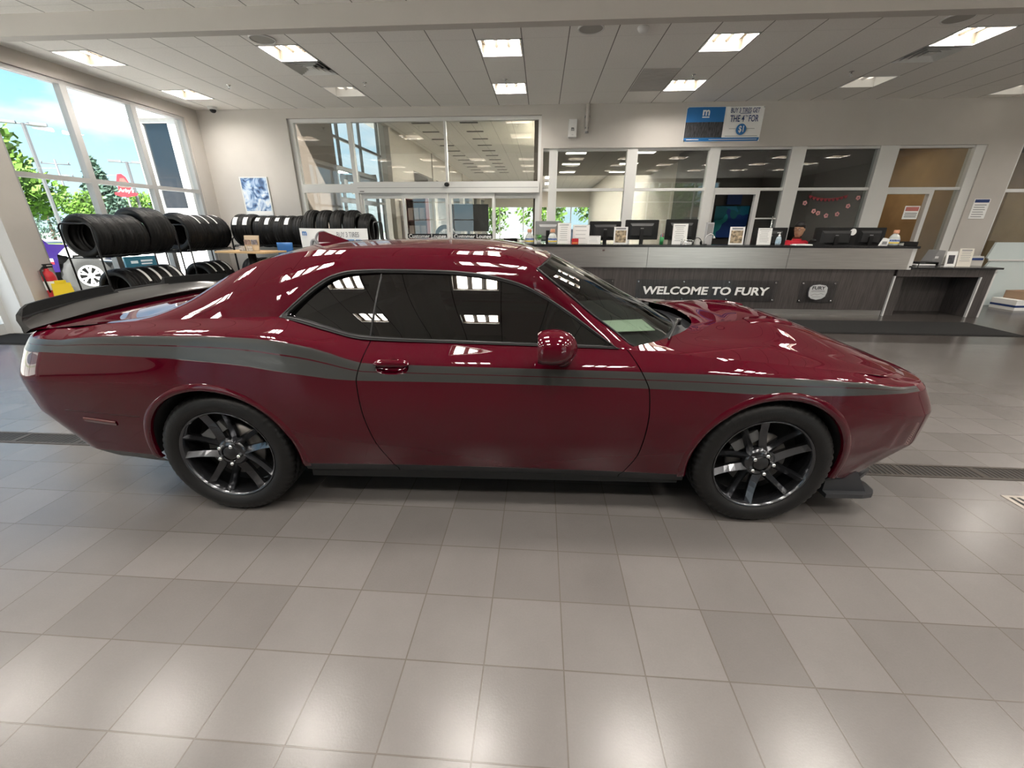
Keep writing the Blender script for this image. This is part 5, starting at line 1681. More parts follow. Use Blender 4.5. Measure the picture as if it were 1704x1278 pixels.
acr = glass('clear_acrylic', (.86, .87, .88), 1.45)
t = thing('welcome_sign', 'clear panel with raised white letters WELCOME TO FURY on the counter front', 'sign', (3.265, CF - .01, .43))
b = MB(); b.bx(-1.285, 1.285, -.022, -.016, -.20, .195); b.build('clear_panel', acr, t)
text('WELCOME TO FURY', 'lettering', M['paper'], 2.30, (-.005, -.023, -.005), parent=t, bold=.03, shear=.08, ext=.003, height=.150)
for x, z in ((-1.245, .155), (-.41, .155), (.405, .155), (1.238, .155), (-1.245, -.16), (-.41, -.16), (.405, -.16), (1.238, -.16)):
    b = MB(); b.cyl((x, .018, z), (x, -.03, z), .013, n=14); b.build('standoff', M['chrome'], t)
t = thing('acrylic_sheet', 'clear panel left of the welcome sign on the counter front', 'panel', (.65, CF - .01, .43))
b = MB(); b.bx(-.92, .92, -.022, -.016, -.20, .195); b.build('clear_sheet', acr, t)
for x, z in ((-.88, .155), (0, .155), (.885, .155), (-.88, -.16), (0, -.16), (.885, -.16)):
    b = MB(); b.cyl((x, .018, z), (x, -.03, z), .013, n=14); b.build('standoff', M['chrome'], t)
t = thing('shield_badge', 'silver shield badge lettered FURY on the counter front', 'badge', (5.27, CF - .01, .425))
b = MB(); b.bx(-.32, .32, -.022, -.016, -.20, .20); b.build('clear_panel', acr, t)
sh = [(-.165, .09), (-.12, .13), (0, .148), (.12, .13), (.165, .09), (.172, 0), (.155, -.08), (.10, -.125), (0, -.148), (-.10, -.125), (-.155, -.08), (-.172, 0)]
b = MB(); b.prism(sh, -.034, -.023); b.build('shield_edge', M['ink'], t)
b = MB(); b.prism([(x * .93, z * .93) for x, z in sh], -.038, -.0341); b.build('shield_face', mat('badge_silver', (.72, .74, .75), .3, metal=.4), t)
text('FURY', 'lettering', M['ink'], .23, (0, -.039, .078), parent=t, bold=.03, height=.06)
b = MB()
for z, w_ in ((.032, .11), (.012, .12)): b.bx(-w_, w_, -.040, -.038, z - .004, z + .004)
b.tube([(-.11, -.039, -.06), (-.05, -.039, -.03), (.0, -.039, -.045), (.06, -.039, -.02), (.11, -.039, -.035)], .004, 5)
b.tube([(-.09, -.039, -.085), (0, -.039, -.075), (.09, -.039, -.085)], .003, 5)
b.build('badge_engraving', M['inkgrey'], t)
for x, z in ((-.277, .155), (.277, .155), (-.28, -.16), (.275, -.16)):
    b = MB(); b.cyl((x, .018, z), (x, -.03, z), .013, n=14); b.build('standoff', M['chrome'], t)

# lower desk at the right
t = thing('side_desk', 'lower dark wood desk with an open knee space right of the counter', 'desk', (7.5, CF, 0))
b = MB(); b.bx(-.72, .80, -.03, .75, .85, .88); b.build('desk_top', mat('black_stone_desk', (.022, .022, .024), .2, noise=(60, .5)), t)
b = MB(); b.bx(-.92, .52, .0, .03, .715, .85); b.build('apron', M['darkwood'], t)
b = MB(); b.bx(-.92, .70, .55, .58, 0, .72); b.build('modesty_panel', M['darkwood'], t)
b = MB(); b.bx(.52, .72, 0, .70, 0, .85); b.build('right_side_panel', M['darkwood'], t)
for q0, q1, q2 in ((-.955, -.93, .72), (.50, .525, .715), (.70, .73, .85)):
    b = MB(); b.bx(q0, q1, -.006, .03, 0, q2); b.build('edge_trim', M['alu'], t)
b = MB(); b.bx(-.92, -.75, .105, .55, 0, .84); b.build('left_side_panel', M['darkwood'], t)

# ================================================================== ON THE COUNTER
LZ, DZ = 1.2355, .7605
def monitor(x, y, zc, w_, h_, label, rz=0.0, sticker=None, light=False):
    t = thing('monitor', label, 'monitor', (x, y, DZ), rz, 'monitors on the counter')
    z = zc - DZ
    b = MB()
    b.prism([(-w_/2, z - h_/2 + .01), (-w_/2 + .01, z - h_/2), (w_/2 - .01, z - h_/2), (w_/2, z - h_/2 + .01), (w_/2, z + h_/2 - .01), (w_/2 - .01, z + h_/2), (-w_/2 + .01, z + h_/2), (-w_/2, z + h_/2 - .01)], -.02, .03)
    b.build('casing', M['black'] if not light else M['grey'], t)
    b = MB(); P = [[(sx * w_ * .36, -.02, z + sz * h_ * .33) for sx, sz in ((-1,-1),(1,-1),(1,1),(-1,1),(-1,-1))], [(sx * w_ * .31, -.055, z - .02 + sz * h_ * .25) for sx, sz in ((-1,-1),(1,-1),(1,1),(-1,1),(-1,-1))]]
    b.grid(np.array(P), smooth=False); b.add(P[1][:4], [(0, 1, 2, 3)]); b.build('back_housing', M['dark'] if not light else M['grey'], t)
    b = MB(); b.bx(-.03, .03, -.057, -.056, z + .02, z + .032); b.build('maker_badge', M['grey'], t)
    b = MB(); b.bx(-w_/2 + .012, w_/2 - .012, .03, .032, z - h_/2 + .02, z + h_/2 - .012); b.build('screen', mat('screen_glass', (.02, .02, .025), .1), t)
    b = MB(); b.bx(-.035, .035, -.075, -.045, .02, z); b.build('stand_neck', M['black'], t)
    b = MB(); b.lathe([(.13, 0), (.13, .012), (.04, .022), (.0001, .024)], c=(0, -.03, 0), n=28); b.build('stand_base', M['black'], t)
    if sticker:
        b = MB(); b.cyl((sticker[0], -.0205, z + sticker[1]), (sticker[0], -.0225, z + sticker[1]), .06, n=24); b.build('round_sticker', M['paper'], t)
    return t
monitor(.30, 7.05, 1.47, .50, .34, 'grey monitor back at the left end of the counter', 0.0, light=True)
monitor(1.42, 7.05, 1.465, .61, .35, 'black monitor back between the portrait notice and the picture card')
monitor(2.12, 7.02, 1.485, .63, .36, 'black monitor with a boxy rear housing, third from the left')
monitor(2.88, 7.05, 1.49, .58, .37, 'black monitor partly covered by a white notice, fourth from the left', -.12)
monitor(4.57, 7.06, 1.36, .63, .34, 'black monitor behind the hand sanitizer bottle', .06)
monitor(5.74, 7.0, 1.37, .76, .33, 'wide black monitor with a round white sticker right of the clerk', .03, (.30, .085))
monitor(6.40, 7.05, 1.375, .49, .32, 'rightmost black monitor back on the counter', -.1)

def notice(x, w_, z1, label, style, tilt=.10, z0=LZ, y=6.50, rz=0.0, name='notice_stand', par=None, grp='notices on the counter'):
    h_ = z1 - z0
    t = thing(name, label, 'notice', (x, y, z0), rz, grp)
    R_ = Matrix.Rotation(-tilt, 3, 'X')
    def Q(px, py, pz): return R_ @ Vector((px, py, pz))
    def slab(b_, xa, xb, ya, yb, za, zb):
        vs = [Q(px, py, pz) for pz in (za, zb) for px, py in ((xa, ya), (xb, ya), (xb, yb), (xa, yb))]
        b_.add(vs, [(0,3,2,1), (4,5,6,7), (0,1,5,4), (1,2,6,5), (2,3,7,6), (3,0,4,7)])
    b = MB(); slab(b, -w_/2, w_/2, 0, .003, .004, h_); b.build('sheet', M['paper'], t)
    b = MB(); b.bx(-w_/2, w_/2, -.005, .09, 0, .004); b.build('foot', acr, t)
    if style == 'pic':
        b = MB(); slab(b, -w_*.40, w_*.40, -.0016, 0, h_*.10, h_*.80)
        b.build('printed_picture', mat('leaflet_print', (.42, .33, .22), .5, noise=(18, .9)), t)
        b = MB(); slab(b, -w_*.36, w_*.36, -.0016, 0, h_*.85, h_*.95); b.build('heading', M['inkgrey'], t)
    else:
        n = style
        b = MB()
        for k in range(n):
            z = h_ * (.90 - .8 * k / n); ww = w_ * (.40 if k == 0 else random.uniform(.26, .38))
            slab(b, -ww, ww * random.uniform(.7, 1), -.0012, 0, z - h_ * .010, z + h_ * (.022 if k == 0 else .008))
        b.build('printed_lines', M['inkgrey'], t)
    return t
notice(.60, .245, 1.605, 'portrait white notice beside the second bottle at the counter left', 8)
notice(.92, .31, 1.575, 'wide white leaflet board left of the black monitors', 4, y=6.60)
notice(1.15, .245, 1.385, 'small landscape white notice in front of the wide leaflet board', 5, y=6.46)
notice(1.64, .25, 1.54, 'white framed picture card between the two middle black monitors', 'pic')
notice(2.71, .265, 1.595, 'white notice stuck in front of the fourth monitor', 9)
notice(3.72, .255, 1.545, 'white framed picture card near the counter middle by the gooseneck lamp', 'pic', rz=-.05)
notice(4.21, .245, 1.525, 'curled white notice left of the hand sanitizer bottle', 8)

def bottle(x, label, leaves=False, grp='clear bottles on the counter'):
    t = thing('drink_bottle', label, 'bottle', (x, 6.50, LZ), 0, grp)
    b = MB(); b.lathe([(.0001, 0), (.075, .002), (.08, .02), (.08, .12), (.06, .17), (.034, .195), (.034, .215), (.0001, .215)], n=28); b.build('body', mat('cloudy_glass', (.70, .74, .72), .15, trans=.25), t)
    b = MB(); b.lathe([(.0815, .035), (.0815, .115)], n=28); b.build('label', M['paper'], t)
    b = MB(); b.lathe([(.0825, .04), (.0825, .06)], n=28); b.build('yellow_band', M['yellow'], t)
    b = MB(); b.lathe([(.0825, .07), (.0825, .105)], n=28); b.v = [v for v in b.v]; b.build('blue_print', mat('label_blue', (.16, .22, .42), .5, noise=(60, .8)), t)
    b = MB(); b.lathe([(.042, .205), (.042, .255), (.036, .262), (.0001, .262)], n=24); b.build('cap', mat('copper_cap', (.62, .30, .18), .4), t)
    return t
bottle(-.045, 'clear bottle with an orange cap at the left end of the counter, among green leaves')
bottle(.385, 'clear bottle with an orange cap left of the portrait notice')
bottle(6.44, 'clear jar with an orange lid at the right end of the counter')
for k, (x, y_, l) in enumerate(((-.20, 6.47, 'small bright green plant left of the first bottle'), (.13, 6.52, 'small bright green plant right of the first bottle'))):
    t = thing('potted_plant', l, 'plant', (x, y_, LZ), 0, 'small plants on the counter')
    b = MB(); b.lathe([(.0001, 0), (.035, 0), (.045, .07), (.04, .07), (.0001, .06)], n=20); b.build('pot', M['white'], t)
    b = MB()
    for i in range(40):
        a = random.uniform(0, 6.28); r_ = random.uniform(.01, .075); z = random.uniform(.06, .17)
        p = Vector((r_ * math.cos(a), r_ * math.sin(a), z)); u = Vector((math.cos(a), math.sin(a), .5)) * .028; v = Vector((-math.sin(a), math.cos(a), 0)) * .014
        b.add([p - u, p - v, p + u, p + v], [(0, 1, 2, 3)])
    b.build('leaves', mat('fresh_green', (.12, .50, .08), .5), t)
t = thing('hand_sanitizer', 'pump bottle of clear hand sanitizer in front of a black monitor', 'bottle', (4.462, 6.50, LZ))
b = MB(); b.lathe([(.0001, 0), (.042, .002), (.045, .02), (.045, .10), (.035, .135), (.016, .15), (.016, .16)], n=24); b.build('body', mat('sanitizer_gel', (.62, .76, .86), .1, trans=.35), t)
b = MB(); b.lathe([(.0458, .03), (.0458, .085)], n=24); b.build('label', mat('label_light_blue', (.45, .62, .80), .5, noise=(50, .4)), t)
b = MB(); b.lathe([(.018, .155), (.018, .175), (.006, .178), (.006, .205), (.014, .206), (.014, .216), (.0001, .217)], n=16); b.tube([(0, 0, .211), (-.045, 0, .208)], .006, 6); b.build('pump', M['white'], t)
t = thing('desk_lamp', 'white gooseneck desk lamp curving over the counter middle', 'lamp', (3.17, 6.53, LZ))
b = MB(); b.lathe([(.05, 0), (.05, .012), (.0001, .016)], n=24); b.build('base', M['black'], t)
b = MB(); b.tube([(0, 0, .01), (.0, 0, .10), (.03, 0, .16), (.09, 0, .19), (.14, 0, .175), (.16, 0, .13)], .007, 8); b.build('gooseneck', M['white'], t)
b = MB(); b.tube([(.158, 0, .145), (.165, 0, .11)], [.012, .022], 14); b.build('head', M['white'], t)
t = thing('headset', 'black headset lying on the counter beside the gooseneck lamp', 'headset', (3.02, 6.48, LZ))
b = MB(); b.tube([(.075 * math.cos(a), 0, .045 + .075 * math.sin(a)) for a in np.linspace(0, PI, 16)], .007, 6); b.build('band', M['black'], t)
for x in (-.075, .075):
    b = MB(); b.blob((x, 0, .036), (.02, .034, .036)); b.build('ear_pad', M['black'], t)
t = thing('wire_tray', 'clear wire card tray on the counter below the fourth monitor', 'tray', (2.83, 6.45, LZ))
b = MB()
for z in (.005, .05, .085):
    b.tube([(-.09, -.05, z), (.09, -.05, z), (.09, .05, z), (-.09, .05, z)], .004, 5, closed=True)
for x in (-.09, .09):
    for y_ in (-.05, .05): b.tube([(x, y_, 0), (x, y_, .085)], .004, 5)
b.build('wire_frame', M['chrome'], t)
b = MB(); b.bx(-.08, .08, -.04, .04, .005, .045); b.build('cards', M['paper'], t)
t = thing('pen_cup', 'green pen cup on the counter between the third and fourth monitors', 'cup', (2.39, 6.50, LZ))
b = MB(); b.lathe([(.0001, 0), (.035, 0), (.037, .13), (.033, .13), (.031, .01)], n=20); b.build('cup', mat('green_cup', (.03, .25, .08), .4), t)
for k in range(4):
    b = MB(); b.cyl((.01 * k - .015, .005, .02), (.016 * k - .024, .01, .17 + .01 * k), .004, n=6); b.build('pen', (M['black'], M['blue'], M['red'], M['black'])[k], t)
t = thing('paper_tray', 'black tray of papers at the right end of the counter ledge', 'tray', (6.66, 6.48, LZ))
b = MB(); b.bx(-.13, .10, -.11, .11, 0, .008); b.bx(-.13, .10, -.11, -.104, 0, .07); b.bx(-.13, .10, .104, .11, 0, .07); b.bx(-.13, .10, -.11, .11, .062, .07); b.build('shelf', M['black'], t)
b = MB(); b.bx(-.12, .09, -.10, .10, .008, .05); b.build('paper_stack', M['paper'], t)
t = thing('card_stand', 'small grey card stand left of the right-hand jar', 'card stand', (6.27, 6.50, LZ))
b = MB(); b.prism([(-.05, 0), (.07, 0), (.085, .11), (.0, .13)], -.02, .03); b.build('card', M['paper'], t)
b = MB(); b.bx(-.03, .05, -.022, -.02, .02, .07); b.build('print', M['inkgrey'], t)
t = thing('desk_phone', 'black desk phone on the counter in front of the clerk', 'phone', (5.14, 6.52, LZ))
b = MB(); b.prism([(-.10, 0), (.10, 0), (.09, .045), (-.09, .06)], -.08, .08); b.build('base', M['black'], t)
b = MB(); b.tube([(-.07, -.09, .065), (-.07, -.05, .085), (-.07, .05, .085), (-.07, .09, .065)], .02, 8); b.build('handset', M['black'], t)
t = thing('paper_sheets', 'loose white paper sheets lying on the ledge in front of the clerk', 'papers', (4.86, 6.47, LZ))
b = MB(); b.bx(-.14, .14, -.1, .1, 0, .012); b.obx((.02, .01, .016), (.26, .18, .006), Matrix.Rotation(.3, 3, 'Z')); b.build('sheets', M['paper'], t)
t = thing('red_box', 'small red and orange box on the ledge beside the leaflet board', 'box', (.80, 6.44, LZ))
b = MB(); b.bx(-.06, .06, -.04, .04, 0, .10); b.build('carton', M['red'], t)
b = MB(); b.bx(-.05, .05, -.042, -.04, .01, .04); b.build('orange_band', M['orange'], t)
t = thing('computer_speaker', 'tall grey speaker on the ledge beside the fourth monitor', 'speaker', (3.27, 6.64, LZ))
b = MB(); b.bx(-.06, .06, -.03, .05, 0, .38); b.build('case', mat('light_grey_case', (.55, .55, .56), .5), t)
b = MB(); b.bx(-.05, .05, -.032, -.03, .16, .36); b.build('mesh', M['grey'], t)

# lower desk items
dz = .881
t = thing('printer', 'beige printer with a dark slot on the right end of the side desk', 'printer', (8.06, 6.86, dz))
b = MB(); b.prism([(-.21, 0), (.21, 0), (.21, .13), (.19, .17), (-.19, .17), (-.21, .13)], -.15, .17); b.build('case', mat('beige_case', (.60, .58, .54), .5), t)
b = MB(); b.bx(-.17, .19, -.154, -.15, .10, .14); b.build('paper_slot', M['navy'], t)
t = thing('flyer_stand', 'cream printed flyer standing on the side desk in front of the printer', 'flyer', (7.80, 6.55, dz), -.1)
R_ = Matrix.Rotation(-.12, 3, 'X')
b = MB(); b.obx(R_ @ Vector((0, 0, .155)), (.22, .004, .31), R_); b.bx(-.11, .11, 0, .08, 0, .004); b.build('sheet', mat('cream_paper', (.78, .74, .66), .6), t)
b = MB()
for k in range(7): b.obx(R_ @ Vector((0, -.003, .28 - .03 * k)), (.16 - .012 * (k % 3), .002, .02 if k == 0 else .007), R_)
b.build('printed_lines', M['inkgrey'], t)
t = thing('photo_card', 'card with a dark photo standing left of the cream flyer', 'card', (7.58, 6.56, dz), .1)
b = MB(); b.obx(R_ @ Vector((0, 0, .13)), (.20, .004, .26), R_); b.bx(-.10, .10, 0, .08, 0, .004); b.build('sheet', M['paper'], t)
b = MB(); b.obx(R_ @ Vector((0, -.003, .12)), (.12, .002, .15), R_); b.build('dark_photo', mat('photo_dark', (.07, .07, .08), .5, noise=(20, .6)), t)
t = thing('desk_tray', 'grey letter tray with papers at the left of the side desk', 'tray', (7.24, 6.72, dz))
b = MB(); b.bx(-.17, .17, -.13, .13, 0, .01); b.bx(-.17, .17, -.13, .13, .06, .068); b.bx(-.17, -.16, -.13, .13, 0, .07); b.bx(.16, .17, -.13, .13, 0, .07); b.build('tray', M['dark'], t)
b = MB(); b.bx(-.20, .13, -.12, .10, .010, .035); b.build('papers', M['paper'], t)
t = thing('grey_folder_box', 'grey sloping file box on the side desk behind the photo card', 'file box', (7.52, 6.90, dz))
b = MB(); b.prism([(-.10, 0), (.12, 0), (.12, .26), (.0, .27)], -.10, .12); b.build('box', M['grey'], t)
b = MB(); b.bx(-.03, .03, -.103, -.10, .12, .16); b.build('label_holder', M['paper'], t)

# ================================================================== THE CLERK
t = thing('person', 'seated clerk with black hair and glasses in a red polo shirt', 'person', (5.20, 7.25, .0))
def skin_mesh(name, verts, edges, radii, m_, parent, sub=2):
    me = bpy.data.meshes.new(name); me.from_pydata(verts, edges, []); me.materials.append(m_)
    o = bpy.data.objects.new(name, me); COL.objects.link(o); o.parent = parent
    sk = o.modifiers.new('skin', 'SKIN'); sk.use_smooth_shade = True
    for v, r_ in zip(me.skin_vertices[0].data, radii):
        v.radius = r_ if hasattr(r_, '__len__') else (r_, r_)
    me.skin_vertices[0].data[0].use_root = True
    sb = o.modifiers.new('sub', 'SUBSURF'); sb.levels = sub; sb.render_levels = sub
    return o
# body: pelvis, spine, neck, arms, legs, seated and facing the counter
V = [(0, .05, .56), (0, .05, .80), (0, .02, 1.02), (0, 0, 1.20), (0, 0, 1.29), (-.01, -.02, 1.37),
     (-.15, .0, 1.23), (-.20, -.04, 1.17), (-.23, -.10, 1.00), (-.18, -.30, .83), (-.15, -.36, .81),
     (.15, .0, 1.23), (.20, -.04, 1.17), (.23, -.10, 1.00), (.18, -.30, .83), (.15, -.36, .81),
     (-.10, .0, .54), (-.13, -.40, .53), (-.13, -.42, .12), (-.13, -.52, .05), (.10, 0, .54), (.13, -.40, .53), (.13, -.42, .12), (.13, -.52, .05)]
Ed = [(0,1),(1,2),(2,3),(3,4),(4,5),(3,6),(6,7),(7,8),(8,9),(9,10),(3,11),(11,12),(12,13),(13,14),(14,15),(0,16),(16,17),(17,18),(18,19),(0,20),(20,21),(21,22),(22,23)]
Rd = [(.13,.10),(.13,.095),(.14,.10),(.11,.08),.062,.055, .060,.058,.050,.038,.030, .060,.058,.055,.038,.030, .09,.075,.05,.04,.09,.075,.05,.04]
# body skin
bd = skin_mesh('body', V, Ed, Rd, M['skin'], t)
def HP(x_, y_, z): return tuple(hd_R @ (Vector((x_, y_, z)) * 1.10) + Vector((-.01, -.03, 1.495)))
# head: shaped loft, turned to the left of the picture
hd_R = Matrix.Rotation(math.radians(-50), 3, 'Z') @ Matrix.Rotation(math.radians(8), 3, 'X')
b = MB()
prof = [(-.115, .035, .045, -.012), (-.108, .050, .060, -.010), (-.085, .060, .072, -.006), (-.05, .068, .082, 0), (-.01, .073, .09, .004), (.03, .076, .096, .006), (.07, .074, .094, .008), (.10, .062, .08, .010), (.12, .04, .055, .012), (.128, .004, .006, .012)]
P = []
for z, rx, ry, cy in prof:
    row = []
    for a in np.linspace(0, 2 * PI, 33):
        x_, y_ = rx * math.sin(a), -ry * math.cos(a) + cy
        f_ = math.exp(-(min(a, 2 * PI - a) / .22) ** 2)                       # the middle of the face
        if -.06 < z < .02: y_ -= .022 * f_ * math.exp(-((z + .025) / .025) ** 2)   # nose
        if z < -.07: y_ -= .008 * f_
        g_ = math.exp(-((min(a, 2 * PI - a) - .42) / .2) ** 2)
        y_ += .008 * g_ * math.exp(-((z - .012) / .018) ** 2)                    # eye sockets
        row.append(HP(x_, y_, z))
    P.append(row)
b.grid(np.array(P)); b.build('head', M['skin'], t)
b = MB(); P = []
for i, (z, rx, ry, cy) in enumerate(prof):
    if z < -.03: continue
    row = []
    for a in np.linspace(0, 2 * PI, 33):
        fr_ = max(0, math.cos(a))
        lim = .055 * fr_ ** .5 if fr_ > 0 else -.05
        zz = max(z, lim) if z < .06 else z
        k_ = 1.09 if zz <= z + 1e-6 else .97
        row.append(HP(rx * k_ * math.sin(a), (-ry * math.cos(a)) * k_ + cy, zz * (1.0 if z < .06 else 1.09)))
    P.append(row)
b.grid(np.array(P)); b.build('hair', M['hair'], t)
for s_ in (-1, 1):
    b = MB(); b.blob(HP(s_ * .076, .012, -.005), (.012, .016, .028), 12, 8, hd_R); b.build('ear', M['skin'], t)
    b = MB(); b.blob(HP(s_ * .030, -.082, .010), (.011, .006, .006), 10, 6, hd_R); b.build('eye', M['white'], t)
    b = MB(); b.blob(HP(s_ * .030, -.087, .010), (.005, .003, .005), 10, 6, hd_R); b.build('iris', M['black'], t)
    b = MB(); b.tube([HP(s_ * .048, -.078, .032), HP(s_ * .030, -.088, .036), HP(s_ * .013, -.089, .032)], .0035, 5); b.build('eyebrow', M['hair'], t)
b = MB(); b.tube([HP(-.024, -.084, -.066), HP(0, -.094, -.064), HP(.024, -.084, -.066)], .0045, 6); b.build('mouth', mat('lips', (.35, .13, .11), .5), t)
b = MB()
for s_ in (-1, 1):
    b.tube([HP(s_ * .032 + .024 * math.cos(a), -.098 + .006 * abs(s_), .006 + .019 * math.sin(a)) for a in np.linspace(0, 2 * PI, 18, endpoint=False)], .0026, 5, closed=True)
    b.tube([HP(s_ * .056, -.092, .012), HP(s_ * .076, -.04, .012), HP(s_ * .079, .012, .008)], .0024, 5)
b.tube([HP(-.009, -.100, .01), HP(.009, -.100, .01)], .0026, 5)
b.build('glasses', mat('tortoise_frame', (.16, .05, .02), .3), t)
# polo shirt over torso and upper arms
Vs = [(0, .05, .70), (0, .05, .85), (0, .02, 1.02), (0, 0, 1.19), (0, 0, 1.265), (-.15, .0, 1.22), (-.205, -.04, 1.16), (-.222, -.075, 1.06), (.15, .0, 1.22), (.205, -.04, 1.16), (.222, -.075, 1.06)]
Es = [(0,1),(1,2),(2,3),(3,4),(3,5),(5,6),(6,7),(3,8),(8,9),(9,10)]
skin_mesh('shirt', Vs, Es, [(.18,.15),(.18,.145),(.19,.15),(.18,.14),(.10,.095), .112,.105,.095,.112,.105,.095], M['shirt'], t)
b = MB(); b.lathe([(.073, 1.275), (.080, 1.285), (.072, 1.325), (.066, 1.32)], n=24, c=(-.003, -.008, 0)); b.build('collar', M['shirt'], t)
# trousers
skin_mesh('trousers', [(0, .05, .55), (0, .05, .66), (-.10, 0, .54), (-.13, -.40, .53), (-.13, -.42, .14), (.10, 0, .54), (.13, -.40, .53), (.13, -.42, .14)], [(0,1),(0,2),(2,3),(3,4),(0,5),(5,6),(6,7)],
          [(.165,.135),(.16,.125),.10,.085,.062,.10,.085,.062], M['dark'], t)
for s_ in (-1, 1):
    # palm with four fingers and a thumb, resting on the desk
    cx, cy, cz = s_ * .145, -.38, .795
    vs = [(cx, cy + .03, cz + .012), (cx, cy - .03, cz + .008)]; es = [(0, 1)]; rd = [(.028, .016), (.034, .014)]
    for k, (dx, ln) in enumerate(((-.030, .062), (-.010, .074), (.010, .070), (.028, .054))):
        o_ = len(vs); vs += [(cx + dx, cy - .05, cz + .010), (cx + dx * 1.1, cy - .05 - ln * .55, cz + .010), (cx + dx * 1.15, cy - .05 - ln, cz - .004)]
        es += [(1, o_), (o_, o_ + 1), (o_ + 1, o_ + 2)]; rd += [.0095, .0088, .0075]
    o_ = len(vs); vs += [(cx - s_ * .036, cy - .005, cz + .004), (cx - s_ * .058, cy - .035, cz - .002)]; es += [(0, o_), (o_, o_ + 1)]; rd += [.011, .0085]
    skin_mesh('hand', vs, es, rd, M['skin'], t, 1)
t = thing('office_chair', 'black office chair the clerk sits on behind the counter', 'chair', (5.20, 7.35, 0))
b = MB(); b.prism([(-.24, -.26), (.24, -.26), (.25, .18), (-.25, .18)], .36, .44, plane='xy'); b.build('seat', M['black'], t)
b = MB(); b.prism([(-.22, .52), (.22, .52), (.2, 1.05), (-.2, 1.05)], .20, .25); b.build('backrest', M['black'], t)
b = MB(); b.cyl((0, -.03, .08), (0, -.03, .36), .03, n=12); b.build('gas_lift', M['chrome'], t)
b = MB(); b.tube([(0, .16, .40), (0, .27, .45), (0, .25, .60)], .018, 8); b.build('back_bracket', M['black'], t)
for k in range(5):
    a = k * 2 * PI / 5
    b = MB(); b.tube([(0, -.03, .09), (.28 * math.cos(a), -.03 + .28 * math.sin(a), .06)], .018, 8); b.build('base_arm', M['black'], t)
    b = MB(); b.cyl((.28 * math.cos(a) - .015, -.03 + .28 * math.sin(a), .028), (.28 * math.cos(a) + .015, -.03 + .28 * math.sin(a), .028), .028, n=12); b.build('castor', M['black'], t)
# ================================================================== ON THE BACK WALL
t = thing('wall_banner', 'blue and white tyre offer banner high on the back wall', 'banner', (3.79, YB - .012, 3.477))
def sheet(x0, x1, z0, z1, m_, nm, dy=0.0, amp=.008):
    P = [[(x, dy + amp * math.sin(5 * x + 3 * z), z) for z in np.linspace(z0, z1, 8)] for x in np.linspace(x0, x1, 16)]
    b_ = MB(); b_.grid(np.array(P)); return b_.build(nm, m_, t)
sheet(-.755, .755, -.305, .305, M['paper'], 'sheet')
sheet(-.75, 0, .04, .30, M['blue'], 'blue_field', -.003)
sheet(-.75, 0, -.235, .04, mat('banner_tread_print', (.05, .05, .055), .5, noise=(9, .9, (6, 1, 1))), 'tread_picture', -.003)
sheet(-.75, .745, -.30, -.235, M['blue'], 'blue_strip', -.003)
text('m', 'logo', M['paper'], .14, (-.37, -.014, .20), parent=t, bold=.03, height=.10)
b = MB(); b.bx(-.44, -.30, -.014, -.012, .115, .135); b.build('logo_word', M['paper'], t)
text('BUY 3 TIRES GET', 'lettering', M['navy'], .56, (.385, -.014, .235), parent=t, bold=.012, height=.085)
b = MB(); b.bx(.29, .50, -.014, -.0125, .178, .186); b.build('underline', M['navy'], t)
text('THE 4', 'lettering', M['navy'], .28, (.25, -.014, .095), parent=t, bold=.012, height=.115)
text('TH', 'lettering', M['navy'], .055, (.425, -.014, .135), parent=t, bold=.01, height=.04)
text('FOR', 'lettering', M['navy'], .19, (.57, -.014, .095), parent=t, bold=.012, height=.115)
b = MB(); b.cyl((.36, -.011, -.095), (.36, -.014, -.095), .10, n=36); b.build('price_disc', M['blue'], t)
text('$1', 'lettering', M['paper'], .10, (.36, -.0155, -.095), parent=t, bold=.02, height=.13)
b = MB(); b.bx(.12, .25, -.014, -.0125, -.085, -.078); b.bx(.47, .62, -.014, -.0125, -.085, -.078); b.bx(.06, .70, -.014, -.0125, -.215, -.207); b.build('rule_lines', M['inkgrey'], t)
b = MB(); b.bx(-.70, -.45, -.014, -.0125, -.277, -.262); b.bx(-.25, .70, -.014, -.0125, -.274, -.265); b.build('small_print', M['paper'], t)
for x in (-.74, .74):
    for z in (-.29, .29):
        b = MB(); b.cyl((x, .005, z), (x, -.012, z), .012, n=10); b.build('grommet', M['chrome'], t)

t = thing('wall_box', 'white wall-mounted box with a small dark emblem above the counter', 'wall box', (.762, YB, 3.43))
b = MB(); b.bx(-.085, .085, -.085, 0, -.165, .165); o_ = b.build('case', M['white'], t); md = o_.modifiers.new('bev', 'BEVEL'); md.width = .012; md.segments = 3
text('m', 'emblem', M['ink'], .06, (0, -.087, -.02), parent=t, bold=.03, height=.06)
b = MB(); b.bx(-.02, .02, -.0865, -.085, -.12, -.115); b.build('emblem_line', M['inkgrey'], t)
t = thing('drain_pipe', 'beige pipe coming down the wall from the ceiling beside the white box', 'pipe', (1.052, YB - .07, 3.37))
b = MB(); b.tube([(0, 0, .0), (0, 0, .16), (0, 0, .18), (0, 0, .48)], [.028, .028, .042, .042], 14); b.build('pipe', M['wall'], t)
b = MB(); b.cyl((0, 0, -.03), (0, 0, .0), .036, n=14); b.build('end_cap', M['grey'], t)
b = MB(); b.bx(-.05, .05, -.02, .07, .25, .28); b.bx(-.035, .035, -.02, .07, .05, .075); b.build('clamp', M['grey'], t)
t = thing('wall_notice', 'white notice with a blue heading on the wall right of the counter', 'notice', (9.255, YB - .002, 1.90))
b = MB(); b.bx(-.155, .155, -.006, 0, -.19, .19); b.build('board', M['paper'], t)
b = MB(); b.bx(-.14, .14, -.0075, -.006, .12, .18); b.build('blue_heading', M['navy'], t)
b = MB()
